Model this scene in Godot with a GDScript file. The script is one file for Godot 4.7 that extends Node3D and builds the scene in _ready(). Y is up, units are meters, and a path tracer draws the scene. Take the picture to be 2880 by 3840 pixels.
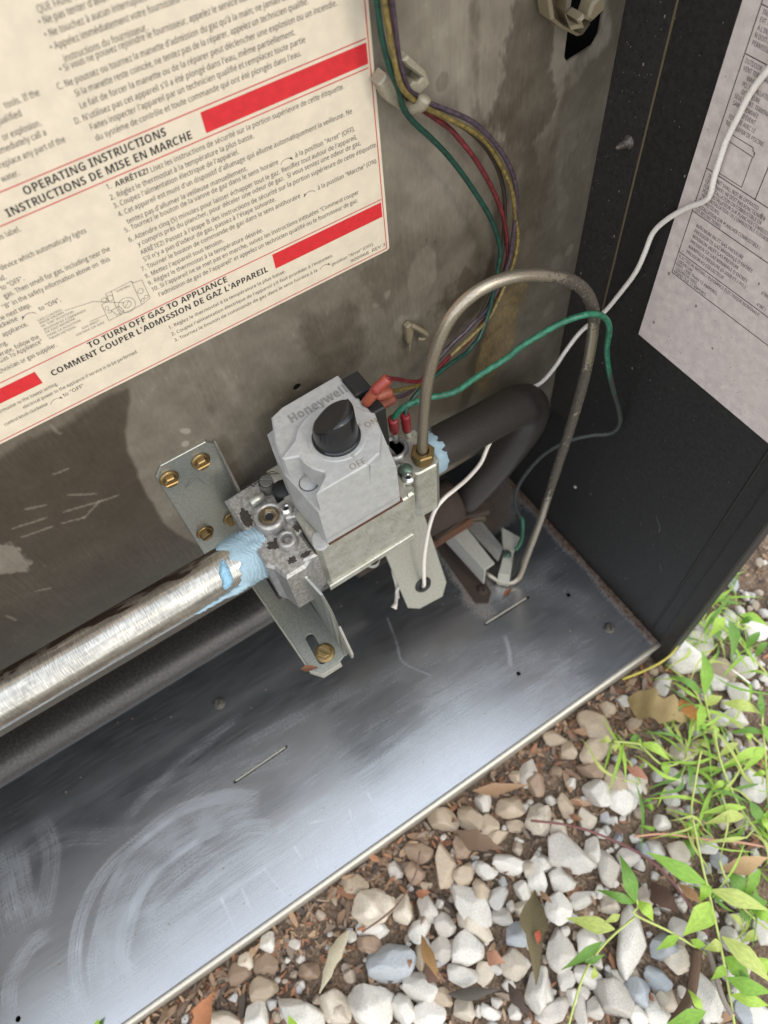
extends Node3D
# A pool heater with its front cover off, seen from above: gas valve, pipes, wires and labels, pebbles and grass beside it.
# Lengths below are millimetres (V() turns them into metres): x runs along the back panel, y up, z out of the heater.

var rng := RandomNumberGenerator.new()
var used := {}
var font: SystemFont
var bold: SystemFont
var M := {}
var nz := {}

func V(x: float, y: float, z: float) -> Vector3:
	return Vector3(x, y, z)

func noise(freq: float, sd: int, oct := 3) -> FastNoiseLite:
	var key := "%f_%d_%d" % [freq, sd, oct]
	if not nz.has(key):
		var n := FastNoiseLite.new()
		n.noise_type = FastNoiseLite.TYPE_SIMPLEX_SMOOTH
		n.frequency = freq
		n.seed = sd
		n.fractal_octaves = oct
		nz[key] = n
	return nz[key]

# ---------------------------------------------------------------- naming
func numbered(called: String) -> String:
	if not used.has(called):
		used[called] = 0
		return called
	used[called] += 1
	return "%s_%03d" % [called, used[called]]

func tag(o: Node3D, label: String, category: String, group := "", kind := "") -> Node3D:
	o.set_meta("label", label)
	o.set_meta("category", category)
	if group: o.set_meta("group", group)
	if kind: o.set_meta("kind", kind)
	return o

func thing(called: String, label: String, category: String, at := Vector3.ZERO, group := "") -> Node3D:
	var o := Node3D.new()
	o.name = numbered(called)
	o.position = at * 0.001
	add_child(o)
	return tag(o, label, category, group)

func put(called: String, mesh: Mesh, m: Material, parent: Node = null) -> MeshInstance3D:
	var o := MeshInstance3D.new()
	if parent == null or parent == self:
		o.name = numbered(called)
		parent = self
	else:
		var n := 0
		var want := called
		while parent.has_node(want):
			n += 1
			want = "%s_%03d" % [called, n]
		o.name = want
	o.mesh = mesh
	for s in mesh.get_surface_count():
		o.set_surface_override_material(s, m)
	parent.add_child(o, true)
	return o

# ---------------------------------------------------------------- mesh building
class MB:
	var st := SurfaceTool.new()
	var org := Vector3.ZERO
	var uvf = null
	func _init(origin := Vector3.ZERO):
		st.begin(Mesh.PRIMITIVE_TRIANGLES)
		org = origin
		st.set_smooth_group(-1)
	func smooth(on := true):
		st.set_smooth_group(0 if on else -1)
	func v(p: Vector3, uv = null):
		if uv != null: st.set_uv(uv)
		elif uvf != null: st.set_uv(uvf.call(p))
		else: st.set_uv(Vector2.ZERO)
		st.add_vertex((p - org) * 0.001)
	func tri(a: Vector3, b: Vector3, c: Vector3, n: Vector3, ua = null, ub = null, uc = null):
		if (b - a).cross(c - a).dot(n) > 0.0:
			v(a, ua); v(c, uc); v(b, ub)
		else:
			v(a, ua); v(b, ub); v(c, uc)
	func quad(a: Vector3, b: Vector3, c: Vector3, d: Vector3, n: Vector3, ua = null, ub = null, uc = null, ud = null):
		tri(a, b, c, n, ua, ub, uc)
		tri(a, c, d, n, ua, uc, ud)
	func mesh() -> ArrayMesh:
		st.generate_normals()
		return st.commit()
	# polygon in the plane (ex, ey) through o, raised along ez from h0 to h1, upper edge bevelled
	func prism(poly: PackedVector2Array, ex: Vector3, ey: Vector3, ez: Vector3, o: Vector3, h0: float, h1: float, bev := 0.0, bottom := true, holes: Array = []):
		var n := poly.size()
		var area := 0.0
		for i in n: area += poly[i].cross(poly[(i + 1) % n])
		var sg := 1.0 if area > 0 else -1.0
		var top := inset(poly, bev * sg)
		var up := signf(h1 - h0)
		var P := func(q: Vector2, h: float) -> Vector3: return o + ex * q.x + ey * q.y + ez * h
		for i in n:
			var a := poly[i]
			var b := poly[(i + 1) % n]
			var e := b - a
			var nn := ex * (e.y * sg) + ey * (-e.x * sg)
			quad(P.call(a, h0), P.call(b, h0), P.call(b, h1 - bev * up), P.call(a, h1 - bev * up), nn)
			if bev > 0.0:
				quad(P.call(a, h1 - bev * up), P.call(b, h1 - bev * up), P.call(top[(i + 1) % n], h1), P.call(top[i], h1), nn.normalized() + ez * up)
		cap(top, holes, P, h1, ez * up)
		if bottom: cap(poly, holes, P, h0, -ez * up)
		for hole in holes:
			var m: int = hole.size()
			var ha := 0.0
			for i in m: ha += hole[i].cross(hole[(i + 1) % m])
			for i in m:
				var a: Vector2 = hole[i]
				var b: Vector2 = hole[(i + 1) % m]
				var e := (b - a) * signf(ha)
				quad(P.call(a, h0), P.call(b, h0), P.call(b, h1), P.call(a, h1), -(ex * e.y - ey * e.x))
	func cap(poly: PackedVector2Array, holes: Array, P: Callable, h: float, nrm: Vector3):
		var p := poly
		for hole in holes:   # bridge each hole to the nearest outline corner
			var bi := 0
			var bj := 0
			var best := 1e18
			for i in p.size():
				for j in hole.size():
					var d: float = p[i].distance_squared_to(hole[j])
					if d < best:
						best = d; bi = i; bj = j
			var pa := 0.0
			for i in p.size(): pa += p[i].cross(p[(i + 1) % p.size()])
			var ha := 0.0
			for i in hole.size(): ha += hole[i].cross(hole[(i + 1) % hole.size()])
			var step := -1 if (pa > 0) == (ha > 0) else 1
			var q := PackedVector2Array()
			for i in bi + 1: q.append(p[i])
			for j in hole.size() + 1: q.append(hole[posmod(bj + step * j, hole.size())])
			for i in range(bi, p.size()): q.append(p[i])
			p = q
		var idx := Geometry2D.triangulate_polygon(p)
		for i in range(0, idx.size(), 3):
			tri(P.call(p[idx[i]], h), P.call(p[idx[i + 1]], h), P.call(p[idx[i + 2]], h), nrm)
	func inset(poly: PackedVector2Array, d: float) -> PackedVector2Array:
		if d == 0.0: return poly
		var r := PackedVector2Array()
		var n := poly.size()
		for i in n:
			var e0 := (poly[i] - poly[(i + n - 1) % n]).normalized()
			var e1 := (poly[(i + 1) % n] - poly[i]).normalized()
			var n0 := Vector2(-e0.y, e0.x)
			var n1 := Vector2(-e1.y, e1.x)
			r.append(poly[i] + (n0 + n1) / maxf(0.35, 1.0 + n0.dot(n1)) * d)
		return r
	func box(lo: Vector3, hi: Vector3, bev := 0.0):
		prism(PackedVector2Array([Vector2(lo.x, lo.z), Vector2(hi.x, lo.z), Vector2(hi.x, hi.z), Vector2(lo.x, hi.z)]), Vector3(1, 0, 0), Vector3(0, 0, 1), Vector3(0, 1, 0), Vector3.ZERO, lo.y, hi.y, bev)
	# profile of (radius, height) turned round the axis az through o
	func lathe(prof: Array, o: Vector3, az: Vector3, seg := 24, wob: FastNoiseLite = null, amp := 0.0):
		var ax := az.cross(Vector3(0.31, 0.7, 0.64)).normalized()
		var ay := az.cross(ax).normalized()
		for k in prof.size() - 1:
			var a: Vector2 = prof[k]
			var b: Vector2 = prof[k + 1]
			var t := b - a
			for i in seg:
				var pts := []
				for q in [[a, i], [b, i], [b, i + 1], [a, i + 1]]:
					var an: float = TAU * (q[1] % seg) / seg
					var r: float = q[0].x
					var dirv: Vector3 = ax * cos(an) + ay * sin(an)
					if wob: r += amp * wob.get_noise_3dv(dirv * 10.0 + az * q[0].y)
					pts.append(o + dirv * r + az * q[0].y)
				var mid := TAU * (i + 0.5) / seg
				var nn := (ax * cos(mid) + ay * sin(mid)) * t.y - az * t.x
				var va := float(k) / (prof.size() - 1)
				var vb := float(k + 1) / (prof.size() - 1)
				quad(pts[0], pts[1], pts[2], pts[3], nn, Vector2(float(i) / seg, va), Vector2(float(i) / seg, vb), Vector2(float(i + 1) / seg, vb), Vector2(float(i + 1) / seg, va))
	# a tube along a smooth line; r is a number or a Callable of the share along it
	func tube(pts: Array, r, seg := 12, sub := 6, caps := true, wob: FastNoiseLite = null, amp := 0.0):
		var line := curve(pts, sub)
		var n := line.size()
		var t0: Vector3 = (line[1] - line[0]).normalized()
		var nrm := t0.cross(Vector3(0.2, 0.31, 0.93)).normalized()
		var rings := []
		var along := 0.0
		var lens := []
		for i in n:
			var t: Vector3 = (line[mini(i + 1, n - 1)] - line[maxi(i - 1, 0)]).normalized()
			nrm = (nrm - t * nrm.dot(t)).normalized()
			var bi := t.cross(nrm)
			var ring := []
			var rr: float = r.call(float(i) / (n - 1)) if r is Callable else r
			for s in seg:
				var an := TAU * s / seg
				var d := nrm * cos(an) + bi * sin(an)
				var q := rr
				if wob: q += amp * wob.get_noise_3dv(line[i] + d * rr)
				ring.append(line[i] + d * q)
			rings.append(ring)
			if i > 0: along += line[i].distance_to(line[i - 1])
			lens.append(along)
		for i in n - 1:
			for s in seg:
				var s2 := (s + 1) % seg
				var mid: Vector3 = (rings[i][s] + rings[i][s2]) * 0.5 - line[i]
				quad(rings[i][s], rings[i][s2], rings[i + 1][s2], rings[i + 1][s], mid, Vector2(float(s) / seg, lens[i] * 0.01), Vector2(float(s + 1) / seg, lens[i] * 0.01), Vector2(float(s + 1) / seg, lens[i + 1] * 0.01), Vector2(float(s) / seg, lens[i + 1] * 0.01))
		if caps:
			for e in [0, n - 1]:
				var out: Vector3 = line[e] - line[1 if e == 0 else n - 2]
				for s in seg: tri(line[e], rings[e][s], rings[e][(s + 1) % seg], out, Vector2(0.5, 0.5), Vector2(0, 0), Vector2(1, 0))
	static func curve(pts: Array, sub: int) -> Array:
		var out := []
		var n := pts.size()
		if sub <= 1: return pts
		for i in n - 1:
			var p0: Vector3 = pts[maxi(i - 1, 0)]
			var p1: Vector3 = pts[i]
			var p2: Vector3 = pts[i + 1]
			var p3: Vector3 = pts[mini(i + 2, n - 1)]
			for k in sub:
				var t := float(k) / sub
				out.append(0.5 * (2.0 * p1 + (p2 - p0) * t + (2.0 * p0 - 5.0 * p1 + 4.0 * p2 - p3) * t * t + (3.0 * p1 - p0 - 3.0 * p2 + p3) * t * t * t))
		out.append(pts[n - 1])
		return out

const X := Vector3(1, 0, 0)
const Y := Vector3(0, 1, 0)
const Z := Vector3(0, 0, 1)

func ngon(n: int, r: float, c := Vector2.ZERO, turn := 0.0) -> PackedVector2Array:
	var p := PackedVector2Array()
	for i in n: p.append(c + Vector2(cos(turn + TAU * i / n), sin(turn + TAU * i / n)) * r)
	return p

func poly(a: Array) -> PackedVector2Array:
	return PackedVector2Array(a)

func slot(c: Vector2, half_len: float, r: float, dir: Vector2) -> PackedVector2Array:
	var p := PackedVector2Array()
	var a := dir.angle()
	for k in 9: p.append(c + dir * half_len + Vector2.from_angle(a - PI / 2 + PI * k / 8) * r)
	for k in 9: p.append(c - dir * half_len + Vector2.from_angle(a + PI / 2 + PI * k / 8) * r)
	return p

# ---------------------------------------------------------------- lettering
func text_into(mb: MB, words: String, f: Font, o: Vector3, ex: Vector3, ey: Vector3, cap: float, width := 0.0, anchor_right := false, squeeze := 1.0, deep := 0.0):
	var t := TextMesh.new()
	t.font = f
	t.font_size = 40
	t.pixel_size = 0.05
	t.curve_step = 1.5
	t.depth = deep
	t.horizontal_alignment = HORIZONTAL_ALIGNMENT_LEFT
	t.text = "H"
	var h := t.get_aabb()
	t.text = words
	var b := t.get_aabb()
	var sy := cap / h.size.y
	var sx := sy * squeeze
	if width > 0.0: sx = width / b.size.x
	var shift := b.position.x + (b.size.x if anchor_right else 0.0)
	var ez := ex.cross(ey)
	var a := t.surface_get_arrays(0)
	var vs: PackedVector3Array = a[Mesh.ARRAY_VERTEX]
	var ix: PackedInt32Array = a[Mesh.ARRAY_INDEX]
	var at := func(i: int) -> Vector3:
		var p := vs[i]
		return o + ex * ((p.x - shift) * sx) + ey * ((p.y - h.position.y) * sy) + ez * p.z
	var nn: PackedVector3Array = a[Mesh.ARRAY_NORMAL]
	for i in range(0, ix.size(), 3):
		var m := nn[ix[i]]
		mb.tri(at.call(ix[i]), at.call(ix[i + 1]), at.call(ix[i + 2]), ex * m.x + ey * m.y + ez * m.z)

# a thin printed line between two points of a plane
func ink_line(mb: MB, a: Vector3, b: Vector3, w: float, n: Vector3):
	var s := (b - a).cross(n).normalized() * w * 0.5
	mb.quad(a + s, b + s, b - s, a - s, n)

func ink_circle(mb: MB, c: Vector3, r: float, w: float, ex: Vector3, ey: Vector3, from := 0.0, to := TAU, sy := 1.0):
	var k := 18
	for i in k:
		var a := lerpf(from, to, float(i) / k)
		var b := lerpf(from, to, float(i + 1) / k)
		ink_line(mb, c + ex * cos(a) * r + ey * sin(a) * r * sy, c + ex * cos(b) * r + ey * sin(b) * r * sy, w, ex.cross(ey))

# ---------------------------------------------------------------- textures and materials
func bytes_tex(w: int, h: int, data: PackedByteArray, f := Image.FORMAT_RGB8) -> ImageTexture:
	return ImageTexture.create_from_image(Image.create_from_data(w, h, false, f, data))

# a grey texture from a noise sum, value kept in lo..hi; specks are dark dots
func grain(w: int, sd: int, lo: float, hi: float, freqs: Array, speck := 0.0, tint_dark := Color(0, 0, 0)) -> ImageTexture:
	var d := PackedByteArray()
	d.resize(w * w * 3)
	var ns := []
	for k in freqs.size(): ns.append(noise(freqs[k][0] * TAU / w, sd + k, 3))
	var sn := noise(40.0 * TAU / w / 4.0, sd + 50, 2)
	var i := 0
	for y in w:
		for x in w:
			var t := 0.5
			# wrap by reading the noise on a torus-like blend of two offsets
			for k in ns.size():
				var a: float = ns[k].get_noise_2d(x, y)
				var fx := float(x) / w
				if fx > 0.85: a = lerpf(a, ns[k].get_noise_2d(x - w, y), (fx - 0.85) / 0.15)
				var fy := float(y) / w
				if fy > 0.85: a = lerpf(a, ns[k].get_noise_2d(x, y - w), (fy - 0.85) / 0.15)
				t += a * freqs[k][1]
			t = clampf(t, 0.0, 1.0)
			var v := lerpf(lo, hi, t)
			var c := Color(v, v, v)
			if speck > 0.0:
				var s := clampf((sn.get_noise_2d(x * 2.0, y * 2.0) - 0.5 + speck) * 5.0, 0.0, 1.0)
				c = c.lerp(tint_dark, s)
			d[i] = int(c.r * 255); d[i + 1] = int(c.g * 255); d[i + 2] = int(c.b * 255)
			i += 3
	return bytes_tex(w, w, d)

func brushed(w: int) -> ImageTexture:
	# metal rubbed with a wire brush: short bright strokes in two directions over dull grey
	var d := PackedByteArray()
	d.resize(w * w * 3)
	var n1 := noise(0.06, 95, 3)
	var n2 := noise(0.02, 96, 3)
	var i := 0
	for y in w:
		for x in w:
			var a: float = n1.get_noise_2d(x * 4.0 + y * 2.6, y * 0.28 - x * 0.25)
			var b: float = n1.get_noise_2d(x * 3.2 - y * 1.2 + 300.0, y * 0.3 + x * 0.2)
			var m: float = n2.get_noise_2d(x, y)
			var v := 0.88 + 0.09 * m + 0.10 * (a if m > 0.0 else b)
			var q := clampi(int(v * 255), 0, 255)
			d[i] = q; d[i + 1] = q; d[i + 2] = clampi(int(q * (0.97 + 0.03 * m)), 0, 255)
			i += 3
	return bytes_tex(w, w, d)

func mat(c: Color, rough := 0.5, metal := 0.0, tex: Texture2D = null, scale := 20.0, bump: Texture2D = null, bump_cm := 0.02) -> StandardMaterial3D:
	var m := StandardMaterial3D.new()
	m.albedo_color = c
	m.roughness = rough
	m.metallic = metal
	if tex:
		m.albedo_texture = tex
	if tex or bump:
		m.uv1_triplanar = true
		m.uv1_scale = Vector3.ONE * scale
	if bump:
		m.heightmap_enabled = true
		m.heightmap_texture = bump
		m.heightmap_scale = bump_cm
	return m

func rgb8(r: float, g: float, b: float) -> Color:
	return Color(r / 255.0, g / 255.0, b / 255.0)

func _ready():
	rng.seed = 7
	# ---- camera
	var cam := Camera3D.new()
	cam.name = "camera"
	var rx := Vector3(0.83839965, -0.07589011, 0.53974691)
	var rd := Vector3(-0.49837785, -0.50769287, 0.70275705)
	var rf := Vector3(0.22069335, -0.85818916, -0.46347148)
	cam.transform = Transform3D(Basis(rx, -rd, -rf).orthonormalized(), Vector3(-0.27928652, 0.60892040, 0.25526808))
	var lens := CameraAttributesPhysical.new()
	lens.frustum_focal_length = 17.09
	lens.frustum_focus_distance = 0.365
	lens.exposure_aperture = 7.0
	cam.attributes = lens
	add_child(cam)
	cam.near = 0.02
	cam.far = 200.0
	cam.current = true
	# ---- sky: bright overcast
	var env := Environment.new()
	var sky := Sky.new()
	var sm := ProceduralSkyMaterial.new()
	sm.sky_top_color = Color(0.87, 0.91, 0.965)
	sm.sky_horizon_color = Color(0.95, 0.955, 0.95)
	sm.sky_curve = 0.25
	sm.sky_energy_multiplier = 1.55
	sm.ground_bottom_color = Color(0.45, 0.43, 0.38)
	sm.ground_horizon_color = Color(0.6, 0.6, 0.56)
	sm.sun_angle_max = 1.0
	sky.sky_material = sm
	env.background_mode = Environment.BG_SKY
	env.sky = sky
	env.tonemap_mode = Environment.TONE_MAPPER_LINEAR
	env.tonemap_exposure = 0.99
	env.sdfgi_enabled = true
	env.ssao_enabled = true
	env.ssil_enabled = true
	var we := WorldEnvironment.new()
	we.name = "daylight"
	we.environment = env
	add_child(we)
	var sun := DirectionalLight3D.new()
	sun.name = "overcast_sun"
	sun.light_energy = 0.34
	sun.light_color = Color(1.0, 0.95, 0.87)
	sun.light_angular_distance = 10.0
	sun.shadow_enabled = true
	sun.look_at_from_position(Vector3(0.22, 0.80, 0.80), Vector3.ZERO)
	add_child(sun)

	font = SystemFont.new()
	font.font_names = PackedStringArray(["Droid Sans"])
	bold = SystemFont.new()
	bold.font_names = PackedStringArray(["Droid Sans"])
	bold.font_weight = 700
	make_materials()
	build_ground()
	build_cabinet()
	build_instruction_label()
	build_rating_label()
	build_pipes()
	build_brackets()
	build_valve()
	build_pilot()
	build_wires()
	build_clips()
	build_pebbles()
	build_litter()
	build_plants()

func make_materials():
	var g1 := grain(256, 11, 0.90, 1.0, [[4.0, 0.6], [18.0, 0.35], [60.0, 0.2]])
	var g2 := grain(256, 21, 0.68, 1.0, [[6.0, 0.7], [26.0, 0.35]], 0.06, Color(0.3, 0.26, 0.22))
	var b1 := grain(256, 31, 0.0, 1.0, [[14.0, 0.5], [50.0, 0.5], [90.0, 0.4]])
	var b2 := grain(256, 41, 0.0, 1.0, [[5.0, 0.8], [20.0, 0.5]])
	M.g3 = grain(256, 91, 0.5, 1.0, [[2.0, 0.7], [7.0, 0.5], [24.0, 0.25]])
	M.g4 = grain(256, 93, 0.85, 1.0, [[3.0, 0.6], [14.0, 0.45], [50.0, 0.2]])
	M.brush = brushed(256)
	M.g1 = g1; M.g2 = g2; M.b1 = b1; M.b2 = b2
	M.black_paint = mat(rgb8(38, 36, 34), 0.55, 0.0, g2, 6.0)
	M.flange_paint = mat(rgb8(46, 42, 39), 0.6, 0.0, g2, 5.0)
	M.dark_inside = mat(rgb8(34, 28, 24), 0.9, 0.0, g2, 8.0)
	M.rust = mat(rgb8(104, 66, 42), 0.9, 0.0, g2, 22.0, b1, 0.05)
	M.rust_dark = mat(rgb8(72, 58, 48), 0.85, 0.1, g2, 20.0, b1, 0.05)
	M.black_pipe = mat(rgb8(64, 58, 53), 0.5, 0.25, g2, 14.0, b1, 0.003)
	M.tray = mat(rgb8(84, 80, 76), 0.42, 0.55, g2, 9.0)
	M.galv = mat(rgb8(160, 160, 150), 0.36, 0.7, M.g4, 22.0)
	M.galv_dull = mat(rgb8(168, 164, 150), 0.55, 0.3, M.g4, 22.0)
	M.cast = mat(rgb8(178, 174, 168), 0.38, 0.6, grain(256, 97, 0.74, 1.0, [[2.0, 0.8], [6.0, 0.3]], 0.0), 26.0)
	M.cast_clean = mat(rgb8(198, 195, 186), 0.34, 0.6, M.brush, 16.0)
	M.cover = mat(rgb8(164, 162, 157), 0.42, 0.0, grain(256, 99, 0.9, 1.0, [[2.0, 0.6], [6.0, 0.4]]), 12.0)
	M.cover_mark = mat(rgb8(122, 119, 114), 0.6)
	M.black_gloss = mat(rgb8(24, 24, 25), 0.24)
	M.black_rubber = mat(rgb8(22, 21, 20), 0.6)
	M.brass = mat(rgb8(144, 120, 78), 0.34, 0.8, M.g4, 50.0)
	M.brass_dull = mat(rgb8(158, 134, 88), 0.45, 0.7, g2, 40.0)
	M.steel = mat(rgb8(205, 203, 196), 0.25, 0.9)
	M.zinc_green = mat(rgb8(120, 140, 122), 0.35, 0.6, g2, 120.0)
	M.tube = mat(rgb8(190, 178, 158), 0.34, 0.8, grain(256, 103, 0.7, 1.0, [[4.0, 0.6], [20.0, 0.4]], 0.16, Color(0.36, 0.28, 0.2)), 45.0)
	M.sealant = mat(rgb8(160, 184, 194), 0.28, 0.0, M.g4, 60.0, b2, 0.04)
	M.sealant_bright = mat(rgb8(138, 180, 200), 0.4, 0.0, g1, 40.0, b2, 0.03)
	M.nylon = mat(rgb8(150, 140, 118), 0.5, 0.0, M.g4, 30.0)
	M.nylon_old = mat(rgb8(132, 118, 92), 0.5, 0.0, M.g4, 40.0)
	for w in [["wire_green", 24, 74, 58], ["wire_green_bright", 46, 126, 94], ["wire_yellow", 140, 120, 62], ["wire_purple", 88, 70, 80], ["wire_red", 126, 42, 46], ["wire_white", 232, 222, 210], ["crimp_red", 132, 30, 36], ["crimp_orange", 150, 76, 54]]:
		M[w[0]] = mat(rgb8(w[1], w[2], w[3]), 0.42, 0.0, g1 if w[0] in ["wire_white", "crimp_red", "crimp_orange"] else M.g3, 22.0)
	M.ink = mat(rgb8(62, 58, 55), 0.7)
	M.ink_light = mat(rgb8(104, 97, 90), 0.7)
	M.ink_black = mat(rgb8(32, 30, 30), 0.7)
	M.ink_red = mat(rgb8(205, 40, 45), 0.45, 0.0, g1, 8.0)
	M.ink_line = mat(rgb8(186, 70, 70), 0.5)
	M.cream = mat(rgb8(213, 198, 174), 0.42, 0.0, grain(256, 61, 0.955, 1.0, [[3.0, 0.8], [12.0, 0.3]], 0.0), 5.0)
	M.wall_label = mat(rgb8(206, 192, 184), 0.4, 0.0, grain(256, 71, 0.9, 1.0, [[3.0, 0.7], [12.0, 0.3]], 0.0), 7.0)

# ---------------------------------------------------------------- the heater's sheet metal
func soft(d: float, w: float) -> float:
	return clampf(0.5 - d / w, 0.0, 1.0)

func in_ellipse(x: float, y: float, cx: float, cy: float, a: float, b: float, turn := 0.0) -> float:
	var p := Vector2(x - cx, y - cy).rotated(-turn)
	return (Vector2(p.x / a, p.y / b).length() - 1.0) * minf(a, b)

func panel_texture() -> ImageTexture:
	# back panel, x -660..20, y 130..560, two texels per millimetre: dull zinc with dust, washed patches, drips and rubbed marks
	var w := 1360
	var h := 860
	var d := PackedByteArray()
	d.resize(w * h * 3)
	var n1 := noise(0.011, 3, 4)
	var n2 := noise(0.06, 4, 3)
	var n3 := noise(0.45, 5, 2)
	var n4 := noise(0.035, 6, 4)
	var dark := Vector3(76, 67, 54)
	var light := Vector3(154, 145, 129)
	# [x, y, half width, half height, turn, tone, strength, softness, wobble]
	var patches := [
		[-215, 280, 81, 125, 0.0, 0.58, 0.95, 2.0, 0.14], [-374, 302, 11, 17, 0.3, 0.74, 0.85, 1.5, 0.5],
		[-90, 428, 62, 58, 0.2, 0.74, 0.8, 22.0, 1.2], [-35, 428, 20, 30, -0.5, 0.8, 0.8, 5.0, 0.9], [-100, 395, 22, 60, 0.25, 0.72, 0.6, 14.0, 1.4],
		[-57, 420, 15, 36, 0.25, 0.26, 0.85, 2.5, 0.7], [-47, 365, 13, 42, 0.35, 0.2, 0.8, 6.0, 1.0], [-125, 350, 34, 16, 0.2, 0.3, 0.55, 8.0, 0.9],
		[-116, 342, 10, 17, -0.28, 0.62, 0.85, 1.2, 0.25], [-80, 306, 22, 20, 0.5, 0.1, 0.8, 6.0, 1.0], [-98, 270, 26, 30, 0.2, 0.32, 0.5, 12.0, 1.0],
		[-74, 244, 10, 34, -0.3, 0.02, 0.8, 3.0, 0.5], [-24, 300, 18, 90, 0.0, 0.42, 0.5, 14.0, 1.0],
		[-128, 313, 7, 8, 0.0, 0.8, 0.7, 3.0, 0.5], [-146, 337, 2.4, 4.5, 0.4, 0.8, 0.8, 1.0, 0.3], [-137, 340, 2.0, 3.0, -0.5, 0.8, 0.7, 1.0, 0.3], [-128, 300, 4, 6, 0.2, 0.12, 0.5, 1.5, 0.4],
		[-19.3, 374, 2.6, 3.6, -0.4, 0.72, 0.8, 0.8, 0.1], [-8.6, 360, 2.6, 6, -0.25, 0.6, 0.7, 0.8, 0.1], [-9.2, 303, 2.6, 4, -0.3, 0.72, 0.8, 0.8, 0.1], [-18.4, 260, 4, 7, -0.2, 0.6, 0.7, 0.8, 0.15], [-12, 218, 5, 10, -0.3, 0.6, 0.7, 1.0, 0.15],
		[-265, 310.4, 2.2, 2.0, 0.0, 1.0, 0.85, 0.7, 0.2], [-262, 320, 1.0, 2.0, 0.5, 1.0, 0.8, 0.7, 0.2],
		[-92, 452, 2.0, 34, 0.05, 0.95, 0.5, 3.0, 0.3], [-84, 440, 1.4, 40, 0.06, 0.3, 0.5, 2.0, 0.3], [-104, 405, 2.4, 30, 0.0, 0.9, 0.45, 3.0, 0.4], [-30, 405, 2.0, 28, -0.1, 0.25, 0.5, 2.0, 0.3], [-22, 330, 3.0, 36, 0.1, 0.85, 0.4, 3.0, 0.5], [-60, 345, 2.0, 26, -0.2, 0.8, 0.4, 2.0, 0.4], [-232, 330, 2.0, 26, 0.1, 0.8, 0.4, 3.0, 0.3], [-246, 300, 1.4, 34, 0.0, 0.3, 0.4, 2.0, 0.3], [-172, 330, 18, 22, 0.3, 0.2, 0.6, 14.0, 1.0], [-186, 300, 26, 14, -0.3, 0.3, 0.5, 12.0, 1.0],
		[-100, 421, 1.6, 3.6, 0.0, 0.3, 0.6, 0.8, 0.2], [-102, 436, 2.4, 3, 0.0, 0.35, 0.5, 0.8, 0.2], [-107, 358, 1.4, 3.2, 0.0, 0.2, 0.6, 0.8, 0.2], [-112, 361, 0.9, 2.2, 0.0, 0.2, 0.6, 0.8, 0.2]]
	var rubs := [[-345.5, 323.3, -337.5, 319.4], [-356.7, 315.6, -341.1, 310.8], [-356.4, 306.7, -342.7, 303.2], [-333.3, 308.6, -315.6, 302.5], [-337.5, 301.5, -327.3, 297.1], [-327.3, 297.1, -317.1, 302.6], [-317.1, 302.6, -307.2, 300.1], [-326.5, 318.1, -315.6, 309.3], [-312.6, 363.6, -311.9, 356.9], [-325.1, 335.6, -318.6, 334.6], [-392.4, 255.6, -391, 247.7], [-372, 262, -366, 258]]
	var i := 0
	for py in h:
		var y := 560.0 - py * 0.5
		for px in w:
			var x := -660.0 + px * 0.5
			var big: float = n1.get_noise_2d(x, y)
			var mid: float = n2.get_noise_2d(x, y)
			var fine: float = n3.get_noise_2d(x, y * 0.35)
			var wob: float = 16.0 * n4.get_noise_2d(x, y * 0.7) + 2.0 * fine
			var t := 0.44 + 0.22 * big + 0.1 * mid
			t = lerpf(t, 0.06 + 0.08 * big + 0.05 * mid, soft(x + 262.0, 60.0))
			t = maxf(t, 0.45 * soft(361.0 - y + wob * 0.25, 5.0) * soft(y - 372.0, 4.0) * soft(x + 255, 40.0))
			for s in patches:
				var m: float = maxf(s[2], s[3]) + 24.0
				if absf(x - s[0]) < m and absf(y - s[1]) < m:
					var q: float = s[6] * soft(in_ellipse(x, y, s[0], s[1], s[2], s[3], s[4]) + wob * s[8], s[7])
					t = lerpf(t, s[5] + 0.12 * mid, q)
			var gold := 0.0
			if x > -120.0:
				gold = soft(in_ellipse(x, y, -60, 256, 14, 46, -0.28) + wob * 0.35, 2.5)
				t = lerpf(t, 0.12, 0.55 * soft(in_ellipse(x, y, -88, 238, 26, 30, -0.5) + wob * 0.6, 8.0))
			for s in rubs:
				if x > minf(s[0], s[2]) - 3.0 and x < maxf(s[0], s[2]) + 3.0 and y > minf(s[1], s[3]) - 3.0 and y < maxf(s[1], s[3]) + 3.0:
					var pq := Geometry2D.get_closest_point_to_segment(Vector2(x, y), Vector2(s[0], s[1]), Vector2(s[2], s[3]))
					t = lerpf(t, 0.78, 0.6 * soft(pq.distance_to(Vector2(x, y)) - 0.7 + 0.8 * fine, 0.9))
			# spangle, vertical weeping streaks and pale specks
			t += 0.05 * fine + 0.07 * n3.get_noise_2d(x * 1.1 + 90.0, y * 0.06) * clampf(0.4 + big * 1.4, 0.0, 1.0)
			if fine > 0.72 and mid > 0.12: t += 0.18
			t = 0.44 + (t - 0.44) * 1.22
			var c := dark.lerp(light, clampf(t, -0.2, 1.25))
			if gold > 0.0: c = c.lerp(Vector3(140, 118, 80) * (0.94 + 0.12 * fine + 0.2 * mid), gold * clampf(0.7 + fine * 0.25, 0.0, 1.0))
			d[i] = clampi(int(c.x), 0, 255); d[i + 1] = clampi(int(c.y), 0, 255); d[i + 2] = clampi(int(c.z), 0, 255)
			i += 3
	return bytes_tex(w, h, d)

var film := PackedFloat32Array()
const PW := 1830
const PH := 690
const PS := 3.0

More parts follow.
